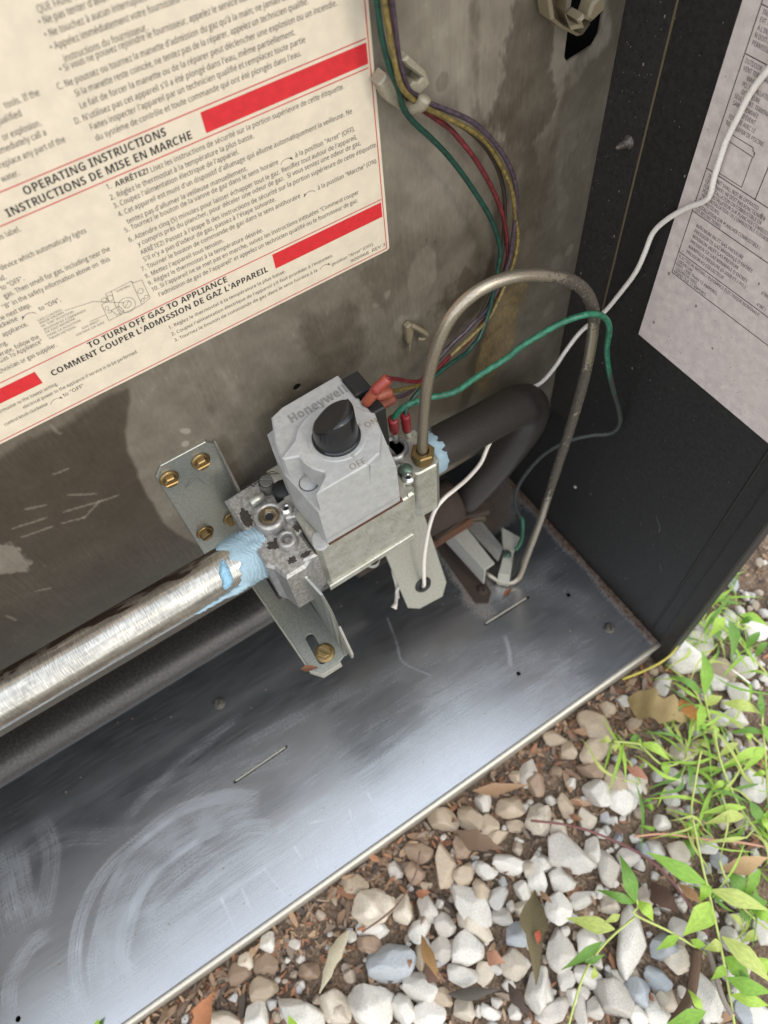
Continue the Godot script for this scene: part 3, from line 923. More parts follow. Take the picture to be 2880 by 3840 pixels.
func build_rating_label():
	var lab := thing("rating_label", "grey white rating label with black ruled boxes on the black side wall", "label")
	var mb := MB.new()
	var ox := -1.25
	mb.prism(poly([Vector2(275.5, 59.6), Vector2(640, 59.6), Vector2(640, 163), Vector2(275.5, 163)]), Y, Z, -X, Vector3.ZERO, 0.9, 1.15)
	mb.box(V(-1.0, 276, 60), V(0.18, 640, 162.8))
	put("sheet", mb.mesh(), M.wall_label, lab)
	mb = MB.new()
	for l in [[328.6, 68.2, 560, 68.2], [328.6, 68.2, 328.6, 163], [342.3, 68.2, 342.3, 163], [366.7, 68.2, 366.7, 163], [389.5, 68.3, 389.5, 163], [440.1, 68.5, 440.1, 163], [389.5, 97, 420, 97], [458, 68.3, 458, 163], [328.6, 162.0, 560, 162.0]]:
		ink_line(mb, V(ox, l[0], l[1]), V(ox, l[2], l[3]), 0.4, -X)
	for q in [[[405.8, 73.8], [405.4, 88.3], [390.9, 88.6], [390.8, 73.8], [405.8, 73.8]], [[405.8, 73.8], [407.2, 73.4], [407.6, 74.5], [409, 75], [409, 87], [407.6, 87.4], [407.4, 88.7], [405.4, 88.7]]]:
		for k in q.size() - 1: ink_line(mb, V(ox, q[k][0], q[k][1]), V(ox, q[k + 1][0], q[k + 1][1]), 0.3, -X)
	put("ruled_box", mb.mesh(), M.ink_black, lab)
	mb = MB.new()
	for t in [["THIS UNIT SHALL NOT BE OPERATED", 385.9, 70.3, 0], ["CET APPARIEL NE DOIT PAS FONCTIONNER", 383.1, 70, 0], ["FOR INSTALLATION ON COMBUSTIBLE OR", 380.6, 70, 0], ["POUR INSTALLATION SUR PLANCHER COMBUSTIBLE", 378.1, 70.1, 0], ["*FOR INSTALLATION ON COMBUSTIBLE FLOORING", 375.6, 70.3, 0], ["RESTRICTIONS).", 372.9, 70.2, 0], ["INSTALLATION SUR PLANCHER COMBUSTIBLE (", 369.9, 70, 0], ["LES RESTRICTIONS).", 367.4, 70, 0],
			["MAXIMUM INLET GAS PRESSURE", 360.4, 73.1, 29.7], ["PRESSION DE GAZ MAXIMALE D'ENTRÉE", 357.3, 73.1, 36.8], ["MINIMUM INLET GAS PRESSURE", 354.2, 73.1, 29.7], ["PRESSION DE GAZ MINIMALE D'ENTRÉE", 351.0, 72.9, 36.8], ["MANIFOLD PRESSURE (0-2000 FT./ PO.)", 347.8, 72.9, 37.1], ["PRESSION AU COLLECTEUR", 344.4, 72.7, 24.7],
			["ELECTRICAL RATING:/ PUISSANCE ÉLECTRIQUE NOMINALE:", 339.3, 69.3, 53.5], ["120/240/24V", 336.6, 69.2, 0], ["60HZ, LESS THAN 12 AMPERES.", 334.2, 69.1, 28.7], ["120/240/24V 60HZ.", 331.7, 69.4, 0], ["MOINS QUE 12 AMPERES", 329.3, 69.4, 22.2], ["6\"WC", 350.8, 118.7, 0], ["4\"WC (", 343.9, 119, 0],
			["OUTDOOR", 437.0, 69.4, 0], ["VENT TERMINAL", 434.2, 69.8, 0], ["MAY BE", 431.4, 73, 0], ["PO. INSTALLATION", 428.6, 71.9, 0], ["EXTÉRIEURE", 425.8, 72.6, 0], ["SEULEMENT: TERMINAISON", 423.0, 70.1, 0], ["SANS CHEMINÉE", 420.2, 70.4, 0], ["D'ÉVENT", 417.4, 77, 0], ["FOURNIE AVEC LE", 414.4, 70.7, 0], ["RÉCHAUFFER DE PISCINE", 411.4, 70.6, 0]]:
		text_into(mb, t[0], font, V(ox, t[1], t[2]), Z, Y, 1.85, t[3], false, 0.72)
	for t in [["INDOOR", 455.2, 70], ["EXT. GAS", 452.4, 70], ["À L'INTÉRIEUR", 449.6, 70], ["N DOIT PAS", 446.8, 70], ["PERMISSIBLE", 444.0, 70]]:
		text_into(mb, t[0], font, V(ox, t[1], t[2]), Z, Y, 1.85, 0, false, 0.72)
	put("rating_text", mb.mesh(), M.ink_black, lab)
	mb = MB.new()
	var r := RandomNumberGenerator.new()
	r.seed = 44
	for k in 150:
		var c := V(ox - 0.02, r.randf_range(278, 330), r.randf_range(62, 160))
		if k > 100: c.y = r.randf_range(330, 430)
		var s := r.randf_range(0.15, 0.45) if r.randf() < 0.9 else r.randf_range(0.6, 1.3)
		for j in 7: mb.tri(c, c + Vector3(0, cos(TAU * j / 7), 0.7 * sin(TAU * j / 7)) * s, c + Vector3(0, cos(TAU * (j + 1) / 7), 0.7 * sin(TAU * (j + 1) / 7)) * s, -X)
	put("dirt_specks", mb.mesh(), mat(rgb8(128, 116, 104), 0.8), lab).set_meta("kind", "stuff")

# ---------------------------------------------------------------- pipes
func pipe_texture() -> ImageTexture:
	# ground steel: rings of fine scratches round the pipe, with dark mill scale left on along its back
	var w := 512
	var h := 1024
	var d := PackedByteArray()
	d.resize(w * h * 3)
	var n1 := noise(0.05, 71, 3)
	var n2 := noise(0.4, 72, 2)
	var n3 := noise(0.012, 73, 3)
	var i := 0
	for y in h:
		for x in w:
			var ring: float = n2.get_noise_2d(x * 0.05, y * 1.2)
			var bl: float = n1.get_noise_2d(x * 0.6, y * 0.12)
			var lo: float = n3.get_noise_2d(x, y * 0.4)
			var v := 166.0 + 46.0 * ring + 26.0 * bl + 20.0 * n3.get_noise_2d(x * 3.0, y * 0.15 + 60.0)
			var c := Vector3(v, v * 0.965, v * 0.90)
			c = c.lerp(Vector3(78, 62, 54), clampf((lo * 0.5 + 0.6 * bl + 0.25 - 1.5 * (1.0 - clampf(1.2 - 7.0 * minf(absf(float(x) / w - 0.45), 1.0 - absf(float(x) / w - 0.45)), 0.0, 1.0))) * 4.0, 0.0, 0.85))
			d[i] = clampi(int(c.x), 0, 255); d[i + 1] = clampi(int(c.y), 0, 255); d[i + 2] = clampi(int(c.z), 0, 255)
			i += 3
	return bytes_tex(w, h, d)

func build_pipes():
	var supply := thing("gas_supply_pipe", "bare shiny ground-steel gas pipe running from the left into the gas valve", "pipe", V(-520, 254, 44))
	var mb := MB.new(V(-520, 254, 44))
	mb.smooth()
	mb.tube([V(-900, 255.5, 45.2), V(-600, 254.6, 44.4), V(-420, 254, 44), V(-255, 254, 44)], 13.35, 40, 40)
	var pm := StandardMaterial3D.new()
	pm.albedo_texture = pipe_texture()
	pm.uv1_scale = Vector3(1, 0.6, 1)
	pm.metallic = 0.92
	pm.roughness = 0.26
	pm.heightmap_enabled = true
	pm.heightmap_texture = pm.albedo_texture
	pm.heightmap_scale = 0.02
	put("pipe", mb.mesh(), pm, supply)
	# blue thread sealant round the joint, a worm of it on the pipe and smears below
	mb = MB.new(V(-520, 254, 44))
	mb.smooth()
	var wn := noise(0.12, 81, 3)
	var prof := []
	for k in 31:
		var x := float(k) / 30.0
		prof.append(Vector2(13.3 + 1.5 * sin(minf(1.0, x * 5.0) * PI * 0.5) + 0.42 * sin(k * 2.1) * minf(1.0, x * 2.2), -276.0 + x * 23.0))
	var ax := X
	for k in 30:
		for s in 48:
			var P := []
			for q in [[k, s], [k + 1, s], [k + 1, s + 1], [k, s + 1]]:
				var an: float = TAU * (q[1] % 48) / 48
				var dv := Vector3(0, cos(an), sin(an))
				var e := 5.5 * wn.get_noise_2d(cos(an) * 14.0, sin(an) * 14.0) + 3.0 * sin(an * 2.0 + 0.6)
				var f: float = 1.0 - q[0] / 30.0
				var rr: float = prof[q[0]].x + 1.1 * wn.get_noise_3dv(dv * 22.0 + ax * prof[q[0]].y * 1.0)
				if q[0] == 0: rr = 13.0
				P.append(V(prof[q[0]].y + e * f, 254, 44) + dv * rr)
			mb.quad(P[0], P[1], P[2], P[3], (P[0] + P[2]) * 0.5 - V((P[0].x + P[2].x) * 0.5, 254, 44))
	put("sealant_collar", mb.mesh(), M.sealant, supply)
	mb = MB.new(V(-520, 254, 44))
	mb.smooth()
	var on := func(x: float, deg: float, rise: float) -> Vector3: return V(x, 254, 44) + Vector3(0, cos(deg_to_rad(deg)), sin(deg_to_rad(deg))) * (13.3 + rise)
	var worm := noise(0.5, 83, 2)
	mb.tube([on.call(-279.0, 14, 0.2), on.call(-280, 24, 0.8), on.call(-281.0, 38, 0.9), on.call(-281.6, 52, 0.8), on.call(-283.6, 64, 0.5), on.call(-285, 70, 0.1)], func(t): return 0.7 + 2.2 * sin(PI * clampf(t * 0.85 + 0.1, 0, 1)), 12, 5, true, worm, 1.1)
	mb.tube([on.call(-278.6, 16, 0.3), on.call(-278.0, 10, 0.6), on.call(-278.4, 5, 0.1)], 0.45, 7, 4)
	mb.tube([on.call(-279.4, 16, 0.3), on.call(-280.2, 10, 0.6), on.call(-280.2, 6, 0.1)], 0.4, 7, 4)
	put("sealant_worm", mb.mesh(), M.sealant_bright, supply)
	mb = MB.new(V(-520, 254, 44))
	mb.smooth()
	mb.tube([on.call(-272, 96, -0.2), on.call(-276, 95, 0.5), on.call(-282, 96, 0.5), on.call(-292, 98, 0.2), on.call(-301, 99, 0.1), on.call(-306, 101, -0.3)], func(t): return 0.5 + 1.9 * (1.0 - t) * sin(PI * clampf(t * 1.4 + 0.2, 0, 1)) + 0.8 * sin(PI * t), 10, 5, true, worm, 1.0)
	put("sealant_smear", mb.mesh(), M.sealant, supply)

	# outlet pipe: black iron, turning back under itself into the burner manifold
	var out := thing("gas_outlet_pipe", "dull dark iron pipe bending back under itself right of the gas valve", "pipe", V(-140, 252, 43))
	mb = MB.new(V(-140, 252, 43))
	mb.smooth()
	mb.tube([V(-156, 254.5, 44.5), V(-133, 249, 42), V(-97, 236.5, 36), V(-74, 228.5, 32), V(-60, 222, 29.6), V(-51.5, 212, 28), V(-49, 199, 26.6), V(-51, 184, 25), V(-57, 161, 20.5), V(-66, 138, 16.3), V(-78, 117, 12), V(-88, 98, 8)], func(t): return 13.0 + 0.9 * sin(PI * clampf(t * 1.3 - 0.1, 0, 1)), 28, 6)
	put("pipe", mb.mesh(), M.black_pipe, out)
	mb = MB.new(V(-140, 252, 43))
	mb.smooth()
	var d := (V(-97, 236.5, 36) - V(-156, 254.5, 44.5)).normalized()
	mb.lathe([Vector2(13.2, 6), Vector2(14.6, 7), Vector2(15.0, 10), Vector2(14.4, 13), Vector2(13.9, 16), Vector2(13.2, 19), Vector2(12.6, 21)], V(-156, 254.5, 44.5), d, 40, noise(0.25, 84, 3), 1.6)
	put("sealant_collar", mb.mesh(), M.sealant, out)

	# burner manifold: rusty pipe and flange under the valve
	var man := thing("burner_manifold", "rusty brown burner manifold and flange below the outlet pipe", "manifold", V(-120, 100, 10))
	mb = MB.new(V(-120, 100, 10))
	mb.smooth()
	mb.tube([V(-196, 108, 3), V(-160, 108, 4), V(-98, 106, 6)], 18.0, 26, 5)
	mb.smooth(false)
	put("pipe", mb.mesh(), M.rust_dark, man)
	mb = MB.new(V(-120, 100, 10))
	mb.prism(poly([Vector2(-128, 26), Vector2(-96, 22), Vector2(-77, 28), Vector2(-72, 20), Vector2(-79, 6), Vector2(-96, -4), Vector2(-128, -4)]), X, Z, Y, Vector3.ZERO, 92, 97, 1.0)
	put("flange", mb.mesh(), M.rust_dark, man)
	mb = MB.new(V(-120, 100, 10))
	mb.box(V(-150, 86, 22.5), V(-92, 96, 25.5), 0.6)
	put("rusty_edge_bar", mb.mesh(), M.rust, man)

# ---------------------------------------------------------------- brackets
func build_brackets():
	var br := thing("valve_bracket", "galvanised bracket screwed to the back panel, its slotted arm reaching forward under the valve", "bracket", V(-268, 250, 1))
	var o := V(-268, 250, 1)
	var mb := MB.new(o)
	mb.prism(poly([Vector2(-286, 198), Vector2(-250, 198), Vector2(-250, 300), Vector2(-255, 306.5), Vector2(-281, 306.5), Vector2(-286, 300)]), X, Y, Z, Vector3.ZERO, 0.1, 1.7, 0.3)
	put("back_plate", mb.mesh(), M.galv, br)
	# flange along the right edge, widening downwards
	mb = MB.new(o)
	mb.prism(poly([Vector2(304, 1.8), Vector2(300, 3.4), Vector2(236, 17.0), Vector2(198, 22.0), Vector2(198, 1.8)]), Y, Z, X, V(-249.9, 0, 0), -1.4, 0.0, 0.2)
	put("side_flange", mb.mesh(), mat(rgb8(132, 124, 112), 0.6, 0.3, M.g2, 20.0), br)
	for s in [[-280.6, 294.8, 0.4], [-261.8, 295.1, 0.5], [-278.9, 233.6, 0.7], [-261.1, 232.8, 2.0]]:
		hex_screw(br, V(s[0], s[1], 1.8), Z, M.brass, 4.0, s[2])
	# felt-pen arrow
	mb = MB.new(o)
	for l in [[-275.5, 281, -267.8, 283.8], [-267.8, 283.8, -265.2, 275.6], [-275.5, 281, -270.5, 286.2]]:
		ink_line(mb, V(l[0], l[1], 1.83), V(l[2], l[3], 1.83), 0.35, Z)
	put("pen_mark", mb.mesh(), mat(rgb8(92, 90, 84), 0.6), br)
	# the arm: floor with two slots, folded left edge, upright gusset on the right
	mb = MB.new(o)
	var s1 := slot(Vector2(-257.4, 85.2), 8.2, 2.9, Vector2(-0.05, 1))
	var s2 := slot(Vector2(-258.2, 34.6), 8.0, 2.7, Vector2(-0.03, 1))
	mb.prism(poly([Vector2(-270.6, 4), Vector2(-266.6, 94), Vector2(-262, 100.2), Vector2(-249.5, 100.2), Vector2(-243.9, 98), Vector2(-247.5, 4)]), X, Z, Y, Vector3.ZERO, 186.2, 187.6, 0.2, true, [s1, s2])
	put("arm", mb.mesh(), M.galv, br)
	mb = MB.new(o)
	mb.prism(poly([Vector2(-271.8, 4), Vector2(-267.8, 94.5), Vector2(-262.4, 101.4), Vector2(-249.3, 101.4), Vector2(-249.3, 100.3), Vector2(-262, 100.3), Vector2(-266.7, 94), Vector2(-270.7, 4)]), X, Z, Y, Vector3.ZERO, 181, 187.0, 0.2)
	put("arm_edge", mb.mesh(), M.galv_dull, br)
	mb = MB.new(o)
	var gt := [V(-246.6, 262, 68), V(-246, 257, 75.8), V(-244, 255, 88), V(-243, 238, 91.2), V(-242.6, 212.5, 93.4), V(-243.2, 190, 98.6)]
	var gb := [V(-244.6, 187.7, 40), V(-244.8, 187.7, 62), V(-245, 187.7, 78), V(-245.1, 187.7, 86), V(-245.2, 187.7, 93), V(-245.3, 187.7, 99.2)]
	var th := V(1.5, 0, 0.25)
	for k in 5:
		mb.quad(gt[k], gt[k + 1], gb[k + 1], gb[k], -X)
		mb.quad(gt[k] + th, gt[k + 1] + th, gb[k + 1] + th, gb[k] + th, X)
		mb.quad(gt[k], gt[k + 1], gt[k + 1] + th, gt[k] + th, V(0, 1, 0.4))
	mb.quad(gt[5], gt[5] + th, gb[5] + th, gb[5], Z)
	put("gusset", mb.mesh(), M.galv, br)
	mb = MB.new(o)
	mb.prism(poly([Vector2(224, 96), Vector2(199, 105.4), Vector2(188, 103), Vector2(188, 97), Vector2(206, 95)]), Vector3(0.006, 1, 0), Z, X, V(-243.9, 0, 0), 0.2, 1.6, 0.2)
	put("gusset_tab", mb.mesh(), M.galv_dull, br)
	hex_screw(br, V(-254.3, 187.7, 90.6), Y, M.brass_dull, 4.6, 1.9, "arm_screw")

	var tab := thing("grommet_plate", "pale grey hanging metal plate with a black rubber grommet below the valve", "bracket", V(-163, 120, 52))
	var to := V(-163, 120, 52)
	var dn := Vector3(0, -0.944, 0.331)     # down the slope of the plate
	var nn := Vector3(0, 0.331, 0.944)
	mb = MB.new(to)
	# plate axes: u = x, v = distance down from y 151
	mb.prism(poly([Vector2(-181.5, -40), Vector2(-144, -40), Vector2(-142, 58), Vector2(-148.5, 70), Vector2(-169.5, 67.5), Vector2(-178, 59.5)]), X, dn, nn, V(0, 151, 40), -1.5, 0.0, 0.3, true, [ngon(16, 5.0, Vector2(-160.8, 45.5))])
	put("plate", mb.mesh(), M.galv_dull, tab)
	mb = MB.new(to)
	mb.smooth()
	var gc := V(-160.8, 151, 40) + dn * 45.5
	mb.lathe([Vector2(3.4, -3), Vector2(3.4, 0.6), Vector2(4.2, 1.8), Vector2(6.2, 1.6), Vector2(6.9, 0.1)], gc, nn, 24)
	put("grommet", mb.mesh(), M.black_rubber, tab)

# ---------------------------------------------------------------- gas valve
func build_valve():
	var o := V(-205, 236, 42)
	var v := thing("gas_valve", "grey gas control valve with a black knob on a cast metal body", "gas valve", o)
	# cast body
	var mb := MB.new(o)
	mb.prism(poly([Vector2(-233, 14), Vector2(-174, 12), Vector2(-174, 66), Vector2(-177.5, 75), Vector2(-232.4, 75), Vector2(-234.6, 72.5)]), X, Z, Y, Vector3.ZERO, 235, 275.4, 1.0)
	mb.prism(poly([Vector2(-237, 12), Vector2(-172.5, 12), Vector2(-171.5, 62), Vector2(-177, 76.2), Vector2(-235, 77)]), X, Z, Y, Vector3.ZERO, 230.5, 235.3, 0.6)
	mb.prism(poly([Vector2(-177.4, 60), Vector2(-171.0, 60), Vector2(-171.0, 70), Vector2(-173, 73.5), Vector2(-177.4, 73.5)]), X, Z, Y, Vector3.ZERO, 233, 273.5, 1.4)
	put("body", mb.mesh(), M.cast_clean, v)
	mb = MB.new(o)
	mb.prism(poly([Vector2(-261, 12), Vector2(-235, 10), Vector2(-235, 70), Vector2(-243.2, 75), Vector2(-255.2, 75), Vector2(-258, 66), Vector2(-261, 62)]), X, Z, Y, Vector3.ZERO, 228, 267.5, 1.6)
	mb.prism(poly([Vector2(-243.4, 66), Vector2(-235, 66), Vector2(-234.6, 73), Vector2(-243.4, 72)]), X, Z, Y, Vector3.ZERO, 232, 268.4, 1.2)
	mb.prism(poly([Vector2(-244, 40), Vector2(-234, 40), Vector2(-234.5, 56), Vector2(-240, 58)]), X, Z, Y, Vector3.ZERO, 260, 270.5, 1.4)
	put("inlet_block", mb.mesh(), M.cast, v)
	# rusty gasket between cover and body
	mb = MB.new(o)
	mb.prism(poly([Vector2(-227.5, 26), Vector2(-180, 22), Vector2(-181.5, 75.7), Vector2(-227.8, 75.8)]), X, Z, Y, Vector3.ZERO, 275.6, 276.6)
	put("gasket", mb.mesh(), M.rust, v)
	mb = MB.new(o)
	mb.prism(slot(Vector2(-230.6, 70.8), 1.6, 4.2, Vector2(0.3, -1).normalized()), X, Z, Y, Vector3.ZERO, 275.5, 276.9, 0.5)
	put("gasket_tab", mb.mesh(), M.cover, v)
	# plastic cover: lower tier, upper tier with the notch at the front left, sloping front right corner
	mb = MB.new(o)
	var low := poly([Vector2(-226.6, 19), Vector2(-221.4, 17.6), Vector2(-179.6, 14.8), Vector2(-178.4, 50.5), Vector2(-183.0, 75), Vector2(-228.2, 75), Vector2(-231.2, 46), Vector2(-229.6, 32)])
	mb.prism(low, X, Z, Y, Vector3.ZERO, 276.7, 309.0, 0.0)
	# back tier with the maker's name
	mb.prism(poly([Vector2(-227.4, 33), Vector2(-221.6, 18.6), Vector2(-214, 16.0), Vector2(-179.4, 14.6), Vector2(-178.2, 50.4), Vector2(-220, 50.4), Vector2(-230.4, 46.9)]), X, Z, Y, Vector3.ZERO, 309.0, 319.8, 0.9, false)
	# raised front tier: a drum round the knob running into the front edge, notched at the front left
	var notch := []
	for k in 9:
		var t := float(k) / 8
		notch.append(Vector2(-223.4, 51.2).lerp(Vector2(-218.2, 68.4), t) + Vector2(4.6, -1.2) * sin(PI * t))
	var up: Array = [Vector2(-230.2, 46.9), Vector2(-218, 40.5), Vector2(-184, 44), Vector2(-178.8, 50.5), Vector2(-182.4, 62), Vector2(-190, 72.5), Vector2(-198.5, 75), Vector2(-226.8, 75), Vector2(-219.6, 69.4)]
	var rev := notch.duplicate()
	rev.reverse()
	up.append_array(rev)
	up.append(Vector2(-229.6, 48.6))
	var tier := Geometry2D.merge_polygons(poly(up), ngon(48, 20.8, Vector2(-202.0, 52.4)))
	var big_tier: PackedVector2Array = tier[0]
	for q in tier:
		if q.size() > big_tier.size(): big_tier = q
	mb.prism(big_tier, X, Z, Y, Vector3.ZERO, 309.0, 324.2, 0.8, false)
	# the facet that falls away to the front right corner
	var a := V(-180.0, 323.3, 54)
	var b := V(-197.0, 322.6, 75)
	var c := V(-183.0, 309.0, 75)
	var dd := V(-178.8, 313.0, 51.5)
	mb.tri(a, b, c, V(0.6, 1, 0.5))
	mb.tri(a, c, dd, V(1, 0.6, 0.2))
	mb.tri(V(-198.5, 324.0, 74.8), b, a, Y)
	mb.tri(b, c, V(-198.5, 309, 75.1), Z)
	put("cover_shell", mb.mesh(), M.cover, v)
	mb = MB.new(o)
	mb.prism(ngon(40, 14.6, Vector2(-202.0, 52.8)), X, Z, Y, Vector3.ZERO, 324.0, 324.9, 0.5, false)
	put("dial_plate", mb.mesh(), M.cover, v)
	mb = MB.new(o)
	mb.smooth()
	mb.lathe([Vector2(0, 310.2), Vector2(4.2, 310.2), Vector2(4.5, 309.8), Vector2(4.5, 309.0)], V(-223.6, 0, 57.6), Y, 26)
	put("cover_plug", mb.mesh(), M.cover, v)
	mb = MB.new(o)
	ink_circle(mb, V(-223.6, 309.1, 57.6), 4.9, 0.5, X, -Z)
	put("plug_ring", mb.mesh(), M.ink, v)
	# writing
	mb = MB.new(o)
	text_into(mb, "Honeywell", bold, V(-214.6, 319.9, 28.4), Vector3(1, 0, -0.02).normalized(), Vector3(0, 0, -1), 5.4, 33.6, false, 1.0, 0.5)
	put("lettering", mb.mesh(), M.cover_mark, v)
	mb = MB.new(o)
	text_into(mb, "OFF", font, V(-206.2, 324.3, 73.3), Vector3(1, 0, 0.07).normalized(), Vector3(0.07, 0, -1).normalized(), 3.3, 8.2)
	text_into(mb, "ON", font, V(-187.0, 324.3, 56.6), Vector3(1, 0, 0.02).normalized(), Vector3(0, 0, -1), 3.3, 6.4)
	ink_circle(mb, V(-201.6, 324.98, 67.0), 0.6, 0.3, X, -Z)
	ink_circle(mb, V(-189.5, 324.98, 53.2), 0.6, 0.3, X, -Z)
	put("dial_lettering", mb.mesh(), mat(rgb8(116, 98, 74), 0.6), v)
	mb = MB.new(o)
	for q in [[-208.4, 68.6, -208.0, 74.2], [-208.4, 68.6, -203.4, 68.6], [-197.2, 68.8, -197.4, 73.0], [-190.0, 57.2, -181.6, 57.4]]:
		ink_line(mb, V(q[0], 324.28, q[1]), V(q[2], 324.28, q[3]), 0.22, Y)
	ink_circle(mb, V(-212.5, 319.9, 29.5), 3.2, 0.3, X, -Z, 0.4, 4.2)
	put("moulding_lines", mb.mesh(), mat(rgb8(150, 148, 144), 0.6), v).set_meta("kind", "stuff")
	# knob: a drum whose front falls away in a cone below a curved finger ridge
	mb = MB.new(o)
	mb.smooth()
	var kc := V(-202.2, 0, 52.8)
	mb.lathe([Vector2(10.8, 324.6), Vector2(12.0, 324.8), Vector2(12.1, 326.0), Vector2(11.2, 326.8)], kc, Y, 44)
	var R0 := 11.1
	var H := func(q: Vector2) -> float:
		# q is relative to the axis (x, z); the ridge runs from the right end to the front left
		var r0 := Vector2(9.6, -1.4)
		var r1 := Vector2(-8.4, 10.6)
		var t := (r1 - r0).normalized()
		var s := (q - r0).dot(t) / r0.distance_to(r1)
		var side := (q - r0).cross(t) * -1.0 + 2.2 * sin(PI * clampf(s, 0, 1))
		var top := 345.6 - 0.05 * clampf(-side - 3.0, 0.0, 12.0) - 0.12 * maxf(0.0, q.length() - 8.0) * maxf(0.0, q.length() - 8.0)
		if side <= 0.0: return top
		return maxf(333.0, top - 1.0 - side * 0.68) if side > 0.5 else top - side * 3.0
	var rings := 12
	var segs := 72
	var at := func(ri: int, s: int) -> Vector3:
		var rr := R0 * 0.93 * ri / rings
		var q := Vector2.from_angle(TAU * s / segs) * rr
		return V(kc.x + q.x, H.call(q), kc.z + q.y)
	for ri in rings:
		for s in segs: mb.quad(at.call(ri, s), at.call(ri + 1, s), at.call(ri + 1, s + 1), at.call(ri, s + 1), Y)
	for s in segs:
		var e0: Vector3 = at.call(rings, s)
		var e1: Vector3 = at.call(rings, s + 1)
		var d0 := Vector2.from_angle(TAU * s / segs)
		var d1 := Vector2.from_angle(TAU * (s + 1) / segs)
		var m0 := V(kc.x + d0.x * R0 * 0.96, e0.y - 0.9, kc.z + d0.y * R0 * 0.96)
		var m1 := V(kc.x + d1.x * R0 * 0.96, e1.y - 0.9, kc.z + d1.y * R0 * 0.96)
		var b0 := V(kc.x + d0.x * R0, 326.6, kc.z + d0.y * R0)
		var b1 := V(kc.x + d1.x * R0, 326.6, kc.z + d1.y * R0)
		var nn := V(d0.x, 0, d0.y)
		mb.quad(e0, e1, m1, m0, nn + Y)
		mb.quad(m0, m1, b1, b0, nn)
	put("knob", mb.mesh(), M.black_gloss, v)
	mb = MB.new(o)
	for q in [[V(-228.3, 281.2, 75.06), V(-183.1, 281.2, 75.06), Z], [V(-228.9, 281.2, 71.0), V(-231.2, 281.2, 46.5), V(-1, 0, 0.1)]]: ink_line(mb, q[0] + q[2] * 0.06, q[1] + q[2] * 0.06, 0.35, q[2])
	put("parting_line", mb.mesh(), M.cover_mark, v).set_meta("kind", "stuff")
	mb = MB.new(o)
	mb.smooth()
	mb.lathe([Vector2(4.2, 226.6), Vector2(4.6, 228.6), Vector2(4.4, 231.0)], V(-205, 0, 73.6), Y, 18)
	mb.lathe([Vector2(0, 226.4), Vector2(4.2, 226.6)], V(-205, 0, 73.6), Y, 18)
	put("casting_nub", mb.mesh(), M.cast_clean, v)
	mb = MB.new(o)
	var gz := noise(0.3, 121, 3)
	for q in [[V(-250, 267.62, 54), 5.0, 3.4], [V(-256, 267.62, 30), 3.0, 6.0], [V(-239.5, 268.52, 69), 3.0, 1.6], [V(-247.5, 267.62, 67.5), 2.6, 2.0], [V(-236.5, 270.62, 53.5), 1.5, 2.6]]:
		for j in 22:
			var p0 := Vector2.from_angle(TAU * j / 22)
			var p1 := Vector2.from_angle(TAU * (j + 1) / 22)
			var f0: float = 1.0 + 0.6 * gz.get_noise_2d(p0.x * 6.0 + q[0].x, p0.y * 6.0)
			var f1: float = 1.0 + 0.6 * gz.get_noise_2d(p1.x * 6.0 + q[0].x, p1.y * 6.0)
			mb.tri(q[0], q[0] + V(p0.x * q[1] * f0, 0, p0.y * q[2] * f0), q[0] + V(p1.x * q[1] * f1, 0, p1.y * q[2] * f1), Y)
	put("grease_stain", mb.mesh(), mat(rgb8(66, 58, 52), 0.35, 0.0, M.g3, 60.0), v).set_meta("kind", "stuff")
	# regulator tower, test port, screws and the black cap at the left
	mb = MB.new(o)
	mb.smooth()
	mb.lathe([Vector2(10.4, 262), Vector2(9.4, 267), Vector2(9.0, 273.5), Vector2(8.2, 275.2), Vector2(5.9, 275.4), Vector2(5.8, 273.6), Vector2(0, 273.4)], V(-245.4, 0, 40.6), Y, 36)
	put("regulator_tower", mb.mesh(), M.cast, v)
	mb = MB.new(o)
	mb.smooth()
	mb.lathe([Vector2(5.6, 273.6), Vector2(5.5, 275.0), Vector2(4.9, 275.5), Vector2(3.2, 274.9), Vector2(2.9, 273.0), Vector2(0, 272.6)], V(-245.4, 0, 40.6), Y, 6)
	mb.lathe([Vector2(5.7, 273.6), Vector2(5.6, 275.1), Vector2(5.0, 275.3), Vector2(4.8, 273.8)], V(-245.4, 0, 40.6), Y, 30)
	put("regulator_cap", mb.mesh(), mat(rgb8(128, 112, 84), 0.45, 0.5, M.g2, 60.0), v)
	mb = MB.new(o)
	mb.smooth()
	mb.lathe([Vector2(0, 273.5), Vector2(2.6, 273.7)], V(-245.4, 0, 40.6), Y, 6)
	put("hex_socket", mb.mesh(), M.black_rubber, v)
	mb = MB.new(o)
	mb.smooth()
	mb.lathe([Vector2(6.6, 263), Vector2(5.8, 267), Vector2(5.4, 271.4), Vector2(4.9, 272.2), Vector2(3.1, 272.2), Vector2(2.9, 271.8), Vector2(2.9, 264.0), Vector2(0, 263.8)], V(-244.0, 0, 56.8), Y, 30)
	put("test_port", mb.mesh(), M.cast, v)
	mb = MB.new(o)
	mb.prism(poly([Vector2(-239.6, 37), Vector2(-231, 36), Vector2(-230.4, 48.5), Vector2(-234, 50), Vector2(-239, 48)]), X, Z, Y, Vector3.ZERO, 264, 275.6, 0.8)
	put("screw_post", mb.mesh(), M.cast, v)
